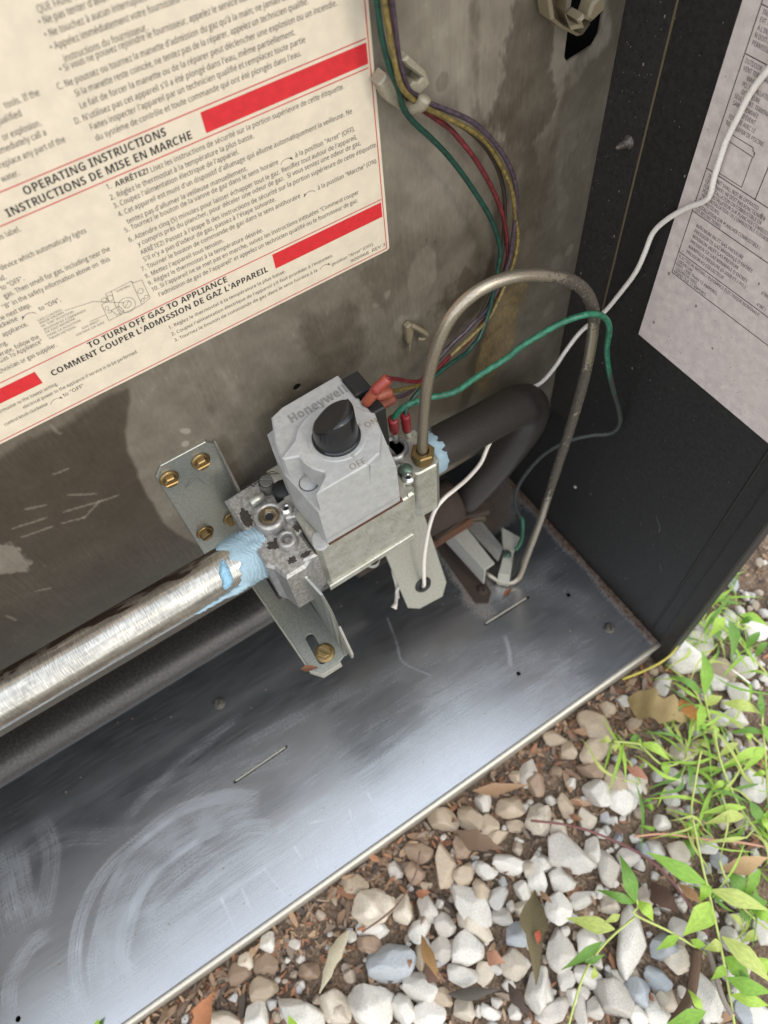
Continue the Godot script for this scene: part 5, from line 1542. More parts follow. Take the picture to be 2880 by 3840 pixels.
func build_pebbles():
	var shapes := []
	for k in 12: shapes.append(rock_mesh(30 + k))
	var clean := grain(256, 601, 0.78, 1.0, [[2.0, 0.5], [9.0, 0.6], [40.0, 0.4]], 0.09, Color(0.66, 0.53, 0.4))
	var dirty := grain(256, 611, 0.66, 1.0, [[3.0, 0.6], [12.0, 0.6], [44.0, 0.4]], 0.14, Color(0.55, 0.42, 0.30))
	var mats := []
	# white, cream, tan, grey, blue-grey, brown; two variants each
	for c in [[236, 229, 216], [226, 212, 190], [196, 176, 150], [208, 199, 186], [184, 187, 188], [168, 142, 118]]:
		var row := []
		for k in 2:
			var m := mat(rgb8(c[0], c[1], c[2]), 0.62, 0.0, clean if (k == 0 and c[0] > 160) else dirty, 0.5, M.b1, 0.02)
			m.uv1_offset = Vector3(0.3, 0.1, 0.7) * k
			row.append(m)
		mats.append(row)
	var known := [
		[-232, 181, 12.2, 9.7, 33, 2], [-213, 192, 9.2, 11.3, 24, 2], [-204, 204, 9.7, 8.5, 33, 2], [-181, 203, 12.2, 8.1, 33, 2], [-185, 218, 7.8, 6.8, 33, 2], [-170, 223, 8.6, 11.7, 53, 1],
		[-202, 215, 9.2, 4.9, 14, 2], [-262, 189, 10.3, 8.2, 33, 5], [-287, 192, 6.6, 6.9, 33, 3], [-275, 202, 8.3, 8.6, 15, 5], [-251, 210, 8.2, 15.9, 33, 2], [-242, 224, 8.4, 9.5, 15, 2],
		[-237, 241, 6.5, 9.2, 20, 2], [-207, 236, 11.8, 7.5, 33, 0], [-195, 251, 6.6, 10.3, 16, 1], [-186, 248, 4.8, 7.4, 16, 0], [-320, 181, 9, 5.8, 33, 2], [-314, 204, 15.3, 11.2, 33, 1],
		[-297, 219, 8.8, 10.1, 32, 1], [-280, 229, 8, 11.3, 11, 3], [-250, 242, 10.7, 17, -12, 0], [-229, 251, 8, 7.8, 33, 0], [-210, 257, 5.8, 7.8, 34, 0], [-235, 264, 10.1, 6.1, 42, 3],
		[-217, 269, 8.5, 7.5, 33, 1], [-293, 236, 8.5, 7.9, 33, 0], [-276, 245, 8.6, 8.9, 24, 3], [-256, 257, 14.1, 7.4, 56, 1], [-323, 241, 16.5, 12.9, 7, 4], [-233, 280, 10.1, 8.3, 32, 4],
		[-332, 222, 7.8, 5.9, 33, 5], [-285, 255, 8.5, 8.7, 33, 3], [-271, 267, 10.9, 13, 51, 0], [-302, 250, 4.7, 9.1, 24, 2], [-283, 278, 10.7, 8.4, 50, 0], [-268, 286, 6.3, 10.5, 55, 1],
		[-245, 292, 9.9, 9.4, 32, 1], [-313, 266, 11.7, 9.8, 33, 0], [-304, 281, 8.4, 6.2, 49, 2], [-350, 255, 18.1, 13.4, 58, 0], [-373, 245, 11.2, 9.1, 33, 1], [-331, 271, 8.1, 9.3, 49, 0],
		[-316, 283, 12, 9, 32, 0], [-294, 296, 9.3, 7.6, 33, 1], [-243, 316, 9.3, 14.5, 50, 0], [-320, 221, 6.9, 3.5, 33, 0], [-232, 206, 7.2, 8.7, 33, 5], [-152, 200, 7.4, 10.7, 33, 5],
		[-150, 190, 7.2, 11.1, 53, 3], [21, 191, 17.7, 15.5, 34, 0], [42, 188, 13.8, 17.6, 34, 3], [45, 214, 10.4, 13.7, 34, 2], [63, 222, 9.5, 10.3, 34, 0], [42, 236, 8.7, 9.2, 34, 0],
		[33, 221, 9.5, 7.6, 35, 0], [-79, 193, 16.1, 10, 77, 2], [-116, 181, 11, 6.5, 34, 2], [-112, 196, 7.8, 7.7, 33, 2], [-95, 208, 8.6, 18.6, 77, 2], [-105, 218, 12.3, 8.2, 34, 5],
		[-115, 234, 10.5, 11.6, 33, 0], [-96, 235, 8.6, 14, 54, 2], [-86, 246, 7.8, 12.1, 24, 0], [-103, 251, 10.6, 12.8, 53, 0], [-135, 244, 7.2, 8.4, 33, 1], [-76, 246, 4.6, 10.1, 24, 1],
		[-144, 229, 6.4, 9.8, 24, 2], [-168, 227, 8.4, 12.6, 63, 1], [-160, 239, 8.3, 7.4, 63, 1], [-165, 256, 18.4, 12.8, 57, 3], [-149, 267, 8.4, 11.2, 48, 0], [-184, 252, 8.6, 6.5, 73, 0],
		[-144, 281, 9.1, 11.6, 25, 3], [-127, 285, 8.7, 7.3, 33, 3], [-182, 269, 10.8, 9.3, 33, 0], [-196, 257, 8.6, 13.6, 33, 0], [-194, 281, 9.7, 10.3, 42, 0], [-175, 288, 11.3, 5.9, 20, 0],
		[-161, 302, 8.4, 6.9, 33, 1], [-163, 328, 11, 20.9, 46, 0], [-211, 304, 9.9, 12.9, 33, 3], [-190, 313, 9.6, 9, 33, 0], [-146, 343, 11.2, 8.5, 16, 4], [-143, 356, 8.4, 10.5, 4, 1],
		[-163, 356, 8.9, 7.2, 51, 4], [-238, 316, 8.3, 11.4, 33, 0], [-220, 322, 6, 9.2, 32, 0], [-205, 327, 8.8, 7.5, 32, 0], [-198, 347, 12.6, 13.3, 33, 3], [-180, 354, 10.4, 9.3, 66, 4],
		[-167, 369, 8.4, 7.7, 32, 1], [-142, 382, 9.8, 15.8, 33, 0], [-240, 332, 12.4, 8.3, 8, 3], [-222, 340, 6.1, 11.4, 24, 3], [-125, 404, 9.5, 8.3, 17, 4], [-180, 374, 10.4, 7.7, 32, 0],
		[22, 251, 10.7, 8.1, 34, 0], [-34, 247, 9.9, 8.5, 34, 1], [-54, 259, 9, 7.4, 33, 0], [-44, 274, 8.9, 7.4, 34, 0], [-6, 298, 10.3, 11.7, 33, 0], [-105, 290, 8.7, 6.8, 34, 0],
		[-90, 304, 8.5, 10.8, 33, 1], [-70, 312, 8.6, 6.8, 33, 0], [-112, 287, 5.8, 6.2, 34, 4], [-101, 365, 8, 8.5, 32, 0], [-77, 375, 8.1, 9.8, 33, 0], [-136, 313, 7, 7.6, 33, 1],
		[-178, 366, 6.5, 5.7, 32, 3], [-215, 346, 6.7, 6.7, 33, 3], [-119, 409, 7.7, 9, 33, 0], [-192, 366, 7.8, 6.7, 32, 0], [73, 184, 9.8, 11, 35, 0], [95, 205, 11.3, 10.8, 35, 0],
		[56, 178, 9.8, 10.9, 35, 3], [-7, 197, 7.9, 9.1, 34, 0], [9, 246, 9.2, 6.4, 34, 0], [-23, 251, 6.1, 6.2, 34, 2], [-222, 333, 5.4, 6.8, 33, 0], [-129, 341, 6.8, 7.4, 33, 3],
		[-187, 340, 8, 5.8, 33, 0], [-317, 183, 9.3, 7.4, 33, 2], [-316, 201, 14.5, 12.7, 33, 1], [-325, 215, 10.8, 6.2, 33, 0], [-331, 222, 8.5, 6.4, 33, 5], [-397, 180, 7.2, 6.9, 33, 0],
		[-417, 182, 7.2, 5.9, 33, 1], [-425, 186, 8, 7.4, 33, 5], [-414, 205, 9.6, 8.7, 33, 2], [-404, 191, 9, 8.2, 32, 5], [-398, 232, 17.1, 9.9, 49, 0], [-426, 218, 10.4, 9.8, 32, 0],
		[-449, 205, 12.2, 7, 32, 1], [-373, 243, 10.2, 13.1, 15, 1], [-379, 212, 8.8, 5.9, 33, 5],
	]
	var names := ["white", "cream", "tan", "grey", "blue grey", "brown"]
	var all := []
	for p in known: all.append([float(p[0]), float(p[1]), float(p[2]) * 1.02, float(p[3]) * 1.02, float(p[4]), int(p[5]), true])
	# fill the gaps with smaller stones
	var r := RandomNumberGenerator.new()
	r.seed = 77
	var tries := 0
	var extra := 0
	while tries < 9000 and extra < 165:
		tries += 1
		var z := r.randf_range(180, 440)
		var x := r.randf_range(-520, 190)
		if x > 2: z = r.randf_range(40, 400)
		var s := r.randf_range(3.2, 8.0)
		# sparse in the mulch along the pan at the left, dense further out
		if x < -230 and z < 236 + (x + 230) * -0.02 and r.randf() < 0.75: continue
		var ok := true
		for q in all:
			if Vector2(q[0] - x, q[1] - z).length() < (q[2] + q[3]) * 0.44 + s * 0.7:
				ok = false
				break
		if not ok: continue
		var ci := 0
		var u := r.randf()
		var near := clampf(1.0 - (z - 178.0) / 60.0, 0.0, 1.0) if x < 0 else 0.1
		if r.randf() < near: ci = 2 if u < 0.6 else (5 if u < 0.85 else 3)
		else: ci = 0 if u < 0.5 else (1 if u < 0.7 else (3 if u < 0.88 else 4))
		all.append([x, z, s, s * r.randf_range(0.7, 1.0), r.randf_range(0, 180), ci, false])
		extra += 1
	# words that single out the larger stones: look first, then the row outwards from the pan and the count along it
	var rows := {}
	for k in all.size():
		var p: Array = all[k]
		var band := clampi(int((p[1] - 168.0) / 24.0), 0, 8) if p[0] < 4 else 9
		if not rows.has(band): rows[band] = []
		rows[band].append(k)
	var label := {}
	for band in rows:
		rows[band].sort_custom(func(a, b): return all[a][0] < all[b][0])
		for c in rows[band].size():
			var k: int = rows[band][c]
			var p: Array = all[k]
			var size: String = "large" if maxf(p[2], p[3]) > 12.5 else ("small" if maxf(p[2], p[3]) < 7.5 else "middling")
			var ratio: float = maxf(p[2], p[3]) / minf(p[2], p[3])
			var shape: String = "long" if ratio > 1.55 else ("oval" if ratio > 1.2 else "blocky")
			var where: String = "in the strip beside the black wall" if band == 9 else ("at the pan edge" if band == 0 else "in the %s row from the pan" % ordinal(band))
			label[k] = "%s %s %s pebble, %s from left %s" % [size, shape, names[p[5]], ordinal(c), where]
	for k in all.size():
		var p: Array = all[k]
		var o := MeshInstance3D.new()
		o.name = numbered("pebble")
		o.mesh = shapes[r.randi() % shapes.size()]
		o.set_surface_override_material(0, mats[p[5]][0 if r.randf() < 0.5 else 1])
		var high: float = minf(p[2], p[3]) * r.randf_range(0.72, 0.95)
		var th := deg_to_rad(-p[4])
		var b := Basis(Vector3(cos(th), 0, -sin(th)), Vector3.UP, Vector3(sin(th), 0, cos(th)))
		var spin := Basis(Vector3.UP, 0.0)
		o.transform = Transform3D((b * Basis.from_euler(Vector3(r.randf_range(-0.12, 0.12), 0, r.randf_range(-0.12, 0.12)))).scaled_local(Vector3(p[2], high, p[3]) * 0.001) * spin, V(p[0], ground_height(p[0], p[1]) + high * 0.62 + 1.5, p[1]) * 0.001)
		add_child(o)
		tag(o, label[k], "pebble", "pale landscape pebbles in front of the heater")
	var small := MultiMesh.new()
	small.transform_format = MultiMesh.TRANSFORM_3D
	small.use_colors = true
	small.mesh = shapes[5]
	var put_at := []
	var shade := []
	tries = 0
	while tries < 30000 and put_at.size() < 1000:
		tries += 1
		var z := r.randf_range(182, 440)
		var x := r.randf_range(-500, 190)
		if x > 2: z = r.randf_range(40, 400)
		if x < 0 and r.randf() > clampf((z - 186.0) / 50.0, 0.12, 1.0): continue
		var s := r.randf_range(2.0, 5.6)
		var ok := true
		for q in all:
			if Vector2(q[0] - x, q[1] - z).length() < (q[2] + q[3]) * 0.38 + s * 0.42:
				ok = false
				break
		if not ok: continue
		put_at.append(Transform3D(Basis.from_euler(Vector3(r.randf() * 6, r.randf() * 6, 0)).scaled_local(Vector3(1, r.randf_range(0.6, 0.9), r.randf_range(0.7, 1.0)) * s * 0.001), V(x, ground_height(x, z) + 2.5 + s * 0.4, z) * 0.001))
		var t := r.randf()
		shade.append(Color(0.80, 0.74, 0.65) if t < 0.5 else (Color(0.52, 0.42, 0.32) if t < 0.75 else Color(0.6, 0.58, 0.55)))
	small.instance_count = put_at.size()
	for k in put_at.size():
		small.set_instance_transform(k, put_at[k])
		small.set_instance_color(k, shade[k])
	var grit := MultiMeshInstance3D.new()
	grit.name = "gravel_grit"
	grit.multimesh = small
	var grit_m := mat(Color(1, 1, 1), 0.75, 0.0, dirty, 0.5)
	grit_m.vertex_color_use_as_albedo = true
	grit.material_override = grit_m
	add_child(grit)
	tag(grit, "small stone grit packed in the gaps between the pebbles", "gravel", "", "stuff")
	# gravel that nobody would count, beyond what the frame shows and under the grass
	var mm := MultiMesh.new()
	mm.transform_format = MultiMesh.TRANSFORM_3D
	mm.mesh = shapes[3]
	var xf := []
	while xf.size() < 1900:
		var x := r.randf_range(-1050, 340)
		var z := r.randf_range(190, 930)
		if x > 8: z = r.randf_range(-250, 930)
		if x > -560 and x < 200 and z > 30 and z < 440: continue
		xf.append(Transform3D(Basis.from_euler(Vector3(r.randf() * 6, r.randf() * 6, 0)).scaled_local(Vector3(1, 0.7, 0.85) * r.randf_range(7, 13) * 0.001), V(x, ground_height(x, z) + 4.0, z) * 0.001))
	mm.instance_count = xf.size()
	for k in xf.size(): mm.set_instance_transform(k, xf[k])
	var far := MultiMeshInstance3D.new()
	far.name = "gravel"
	far.multimesh = mm
	far.material_override = mats[0][1]
	add_child(far)
	tag(far, "pale gravel spreading away beyond the nearer pebbles", "gravel", "", "stuff")

func chip_mesh(sd: int) -> ArrayMesh:
	var r := RandomNumberGenerator.new()
	r.seed = sd
	var mb := MB.new()
	var l := r.randf_range(700, 1000)
	var w := r.randf_range(140, 330)
	var p := poly([Vector2(-l, -w * 0.5), Vector2(-l * 0.3, -w), Vector2(l * 0.7, -w * 0.7), Vector2(l, -w * 0.1), Vector2(l * 0.6, w * 0.8), Vector2(-l * 0.5, w), Vector2(-l * 0.9, w * 0.3)])
	for i in p.size(): p[i] += Vector2(r.randf_range(-90, 90), r.randf_range(-50, 50))
	mb.prism(p, X, Z, Y, Vector3.ZERO, -60, 60 + r.randf_range(0, 60), 20.0)
	return mb.mesh()

# a curled dead leaf or a blade: strip with a folded midrib, drooping along its length
func leaf_mesh(a: Vector3, b: Vector3, half: float, droop: float, fold: float, curl := 0.0, ragged := 0.0, sd := 1) -> ArrayMesh:
	var mb := MB.new(a)
	mb.smooth()
	var d := b - a
	var side := d.cross(Y).normalized()
	var n := 10
	var r := RandomNumberGenerator.new()
	r.seed = sd
	var L := []
	var C := []
	var R := []
	for k in n + 1:
		var t := float(k) / n
		var w := half * (pow(t / 0.36, 0.75) if t < 0.36 else 1.0 - pow((t - 0.36) / 0.64, 1.25)) if k > 0 and k < n else half * 0.06
		if ragged > 0.0: w *= 1.0 + r.randf_range(-ragged, ragged)
		var c := a + d * t + Y * (droop * sin(PI * t)) + side * curl * sin(PI * 1.5 * t)
		var lift := Y * fold * w
		C.append(c)
		L.append(c - side * w + lift * (1.0 + ragged * r.randf_range(-1.5, 1.5)))
		R.append(c + side * w + lift * (1.0 + ragged * r.randf_range(-1.5, 1.5)))
	for k in n:
		var u0 := float(k) / n
		var u1 := float(k + 1) / n
		mb.quad(L[k], L[k + 1], C[k + 1], C[k], Y, Vector2(0, u0), Vector2(0, u1), Vector2(0.5, u1), Vector2(0.5, u0))
		mb.quad(C[k], C[k + 1], R[k + 1], R[k], Y, Vector2(0.5, u0), Vector2(0.5, u1), Vector2(1, u1), Vector2(1, u0))
	return mb.mesh()

func build_litter():
	var r := RandomNumberGenerator.new()
	r.seed = 91
	var cm := StandardMaterial3D.new()
	cm.vertex_color_use_as_albedo = true
	cm.roughness = 0.9
	cm.albedo_texture = M.g2
	cm.uv1_triplanar = true
	cm.uv1_scale = Vector3(0.6, 0.6, 2.5)
	var shades := [Color(0.26, 0.165, 0.105), Color(0.17, 0.115, 0.08), Color(0.36, 0.22, 0.13), Color(0.30, 0.225, 0.165), Color(0.44, 0.29, 0.18), Color(0.12, 0.09, 0.07), Color(0.36, 0.17, 0.09)]
	for v in 3:
		var mm := MultiMesh.new()
		mm.transform_format = MultiMesh.TRANSFORM_3D
		mm.use_colors = true
		mm.mesh = chip_mesh(60 + v)
		mm.instance_count = 2300
		for k in mm.instance_count:
			var x := r.randf_range(-560, 190)
			var z := r.randf_range(174, 430)
			if x > 4: z = r.randf_range(20, 420)
			elif r.randf() < 0.35: z = 174 + absf(r.randfn(0, 26))
			var s := r.randf_range(1.8, 6.5)
			if r.randf() < 0.14: s *= 1.9
			var bs := Basis.from_euler(Vector3(r.randfn(0, 0.3), r.randf() * TAU, r.randfn(0, 0.45))).scaled_local(Vector3(s, s * 0.9, s) * 0.001)
			mm.set_instance_transform(k, Transform3D(bs, V(x, ground_height(x, z) + 1.5 + absf(r.randfn(0, 1.8)), z) * 0.001))
			mm.set_instance_color(k, shades[r.randi() % shades.size()] * r.randf_range(0.8, 1.6))
		var o := MultiMeshInstance3D.new()
		o.name = numbered("wood_chips")
		o.multimesh = mm
		o.material_override = cm
		add_child(o)
		tag(o, ["brown wood chips strewn between the pebbles", "splintered bark bits strewn among the pebbles", "reddish mulch scraps strewn among the pebbles"][v], "wood chips", "", "stuff")
	# single pieces one can pick out
	var piece := func(called: String, label: String, cat: String, a: Vector3, b: Vector3, half: float, c: Color, droop := 2.0, fold := 0.25, ragged := 0.15, sd := 1):
		var o := put(called, leaf_mesh(a, b, half, droop, fold, half * 0.2, ragged, sd), mat(c, 0.75, 0.0, M.g2, 30.0, M.b1, 0.02))
		o.position = a * 0.001
		tag(o, label, cat)
	piece.call("dead_leaf", "long olive brown curled leaf lying on the white pebbles", "leaf", V(-204, -22, 262), V(-243, -20, 309), 9.0, rgb8(112, 98, 62), 9.0, 0.6, 0.25, 3)
	piece.call("dead_leaf", "small red orange scrap lying on the olive curled leaf", "leaf", V(-219, -9, 284), V(-226, -9, 290), 2.6, rgb8(186, 88, 58), 1.0, 0.2, 0.2, 4)
	piece.call("dead_leaf", "big crumpled yellow brown leaf near the pan's right corner", "leaf", V(-44, -30, 190), V(-25, -18, 234), 16.0, rgb8(176, 150, 98), 10.0, 0.55, 0.45, 5)
	piece.call("dead_leaf", "upright orange leaf piece beside the crumpled yellow leaf", "leaf", V(-8, -28, 216), V(-20, -14, 240), 7.0, rgb8(214, 146, 70), 3.0, 0.5, 0.25, 6)
	piece.call("dead_leaf", "pale tan dry leaf lying under the grass at the right edge", "leaf", V(-80, -18, 326), V(-46, -16, 341), 6.5, rgb8(206, 168, 118), 4.0, 0.4, 0.15, 7)
	piece.call("dead_leaf", "narrow tan husk standing between grass leaves right of the red twig", "leaf", V(-111, -24, 317), V(-108, -18, 338), 4.0, rgb8(196, 150, 104), 3.0, 0.6, 0.15, 8)
	piece.call("dead_leaf", "orange leaf at the bottom edge left of the big white pebble", "leaf", V(-468, -32, 200), V(-441, -20, 189), 8.0, rgb8(190, 124, 80), 3.0, 0.5, 0.2, 9)
	piece.call("dead_leaf", "flat brown leaf lying just out from the middle of the pan edge", "leaf", V(-229, -28, 195), V(-208, -27, 227), 8.0, rgb8(132, 104, 80), 3.5, 0.3, 0.2, 10)
	piece.call("dead_leaf", "pointed tan leaf tucked under the pan's rolled edge", "leaf", V(-200, -27, 178), V(-160, -24, 201), 5.0, rgb8(176, 138, 102), 3.0, 0.3, 0.1, 11)
	piece.call("seed_husk", "long tan and brown seed husk standing between white pebbles", "seed husk", V(-293, -24, 240), V(-299, -22, 273), 4.6, rgb8(170, 128, 76), 4.0, 0.7, 0.1, 12)
	piece.call("dead_leaf", "small orange leaf scrap above the long white pebble", "leaf", V(-281, -26, 214), V(-272, -24, 221), 4.0, rgb8(176, 116, 80), 1.5, 0.4, 0.2, 13)
	piece.call("dead_leaf", "salmon coloured leaf scrap right of the white block pebble", "leaf", V(-259, -22, 275), V(-253, -20, 288), 5.0, rgb8(190, 136, 104), 2.0, 0.4, 0.2, 14)
	piece.call("dead_leaf", "pink brown leaf curling below the left grass sprig", "leaf", V(-85, -22, 231), V(-80, -20, 250), 4.5, rgb8(192, 132, 104), 2.0, 0.5, 0.15, 15)
	piece.call("dead_leaf", "grey brown leaf curled round the husk among white pebbles", "leaf", V(-303, -24, 258), V(-296, -22, 274), 5.5, rgb8(136, 104, 84), 2.0, 0.5, 0.2, 16)
	piece.call("bark_piece", "pale weathered bark piece like a bone at the bottom left", "bark", V(-338, -29, 207), V(-378, -27, 229), 6.0, rgb8(206, 192, 160), 4.0, -0.5, 0.25, 17)
	piece.call("bark_piece", "dark wood chunk beside the tan husk and red twig", "bark", V(-126, -27, 306), V(-126, -26, 332), 9.0, rgb8(92, 62, 44), 6.0, -0.4, 0.2, 18)
	piece.call("bark_piece", "charcoal grey split stick at the bottom centre", "bark", V(-298, -27, 281), V(-264, -25, 300), 4.4, rgb8(92, 82, 70), 4.0, -0.6, 0.15, 19)
	piece.call("bark_piece", "dark stick right of the split grey stick at the bottom", "bark", V(-257, -27, 299), V(-258, -25, 324), 4.4, rgb8(84, 66, 52), 4.0, -0.6, 0.15, 20)
	for k in 15:
		var x := -470.0 + k * 27.0
		var z := r.randf_range(182, 330)
		var a := r.randf() * TAU
		var l := r.randf_range(5, 13)
		piece.call("leaf_scrap", "loose leaf scrap caught between pebbles, %s from the left" % ordinal(k), "leaf", V(x, ground_height(x, z) + 12, z), V(x + cos(a) * l, ground_height(x, z) + 13, z + sin(a) * l), l * r.randf_range(0.18, 0.34), [rgb8(150, 106, 76), rgb8(132, 98, 74), rgb8(172, 132, 98), rgb8(112, 84, 66)][k % 4], 1.5, 0.4, 0.2, 100 + k)
		get_child(get_child_count() - 1).set_meta("group", "loose leaf scraps on the pebbles")
	var twig := func(called: String, label: String, cat: String, pts: Array, rad, m: Material):
		var mb := MB.new(pts[0])
		mb.smooth()
		mb.tube(pts, rad, 8, 5, true, noise(0.15, 95, 2), 0.25)
		var o := put(called, mb.mesh(), m)
		o.position = pts[0] * 0.001
		tag(o, label, cat)
	twig.call("twig", "thin reddish purple twig curving across the pebbles", "twig", [V(-176, -21, 222), V(-151, -18, 244), V(-130, -18, 272), V(-120, -16, 293), V(-116, -16, 312), V(-116, -19, 334), V(-117, -24, 354)], 1.0, mat(rgb8(140, 90, 84), 0.7, 0.0, M.g2, 40.0))
	twig.call("twig", "rough brown stick at the bottom beside the grey twig", "twig", [V(-130, -23, 356), V(-145, -22, 367), V(-156, -23, 374), V(-178, -25, 380)], 3.4, mat(rgb8(124, 96, 74), 0.9, 0.0, M.g2, 40.0, M.b1, 0.08))
	twig.call("twig", "straight grey twig standing right of the rough brown stick", "twig", [V(-123, -24, 356), V(-128, -20, 367), V(-137, -19, 384), V(-139, -21, 396)], 1.9, mat(rgb8(158, 144, 130), 0.85, 0.0, M.g2, 40.0))
	twig.call("runner_stem", "pale pink runner stem lying across the grass at the right", "stem", [V(-116, -24, 275), V(-96, -23, 286), V(-75, -22, 304), V(-54, -20, 321), V(-36, -20, 338)], 0.9, mat(rgb8(190, 140, 112), 0.7))
	twig.call("grass_stalk", "yellow stalk leaning over the pan's front right corner", "stem", [V(-36, -30, 175), V(-17, -14, 182.5), V(-2, -4, 185), V(9, 3, 183), V(14, 5, 178)], 1.0, mat(rgb8(190, 176, 80), 0.6))
	twig.call("straw", "short white straw lying on dark stones near the right edge", "straw", [V(42, -20, 221), V(47, -23, 238)], 0.7, mat(rgb8(232, 226, 214), 0.6))
	twig.call("twig", "thin dark twig lying on the mulch along the pan edge", "twig", [V(-330, -26, 214), V(-300, -22, 214), V(-276, -22, 205), V(-262, -24, 192)], 0.8, mat(rgb8(112, 88, 74), 0.8))
	var chip := put("wood_splinter", leaf_mesh(V(-271.5, 191, 92.6), V(-262.5, 189.2, 96.8), 2.3, 0.6, 0.5, 0.3, 0.1, 31), mat(rgb8(126, 78, 44), 0.7, 0.0, M.g2, 40.0))
	chip.position = V(-271.5, 191, 92.6) * 0.001
	tag(chip, "brown wood splinter lying on the tip of the bracket arm", "splinter")
	chip = put("bark_fragment", leaf_mesh(V(-84, 2.6, 63), V(-72, 3.2, 62), 2.2, 0.8, 0.5, 0.3, 0.15, 33), mat(rgb8(140, 84, 50), 0.8, 0.0, M.g2, 40.0))
	chip.position = V(-84, 2.6, 63) * 0.001
	tag(chip, "small orange brown bark fragment lying on the pan by the slot", "splinter")

# ---------------------------------------------------------------- stilt grass
func leaf_texture() -> ImageTexture:
	var w := 64
	var h := 128
	var d := PackedByteArray()
	d.resize(w * h * 3)
	var n := noise(0.09, 701, 3)
	var n2 := noise(0.5, 702, 2)
	var i := 0
	for y in h:
		for x in w:
			var u := float(x) / w
			var rib := clampf(1.0 - absf(u - 0.5) * 28.0, 0.0, 1.0)
			var vein := 0.5 + 0.5 * sin(u * 70.0)
			var v: float = 0.86 + 0.1 * n.get_noise_2d(x, y * 0.5) + 0.06 * vein + 0.05 * n2.get_noise_2d(x, y * 0.1)
			var c := Color(v, v, v).lerp(Color(1.0, 1.0, 0.88), rib * 0.6)
			d[i] = clampi(int(c.r * 255), 0, 255); d[i + 1] = clampi(int(c.g * 255), 0, 255); d[i + 2] = clampi(int(c.b * 255), 0, 255)
			i += 3
	return bytes_tex(w, h, d)

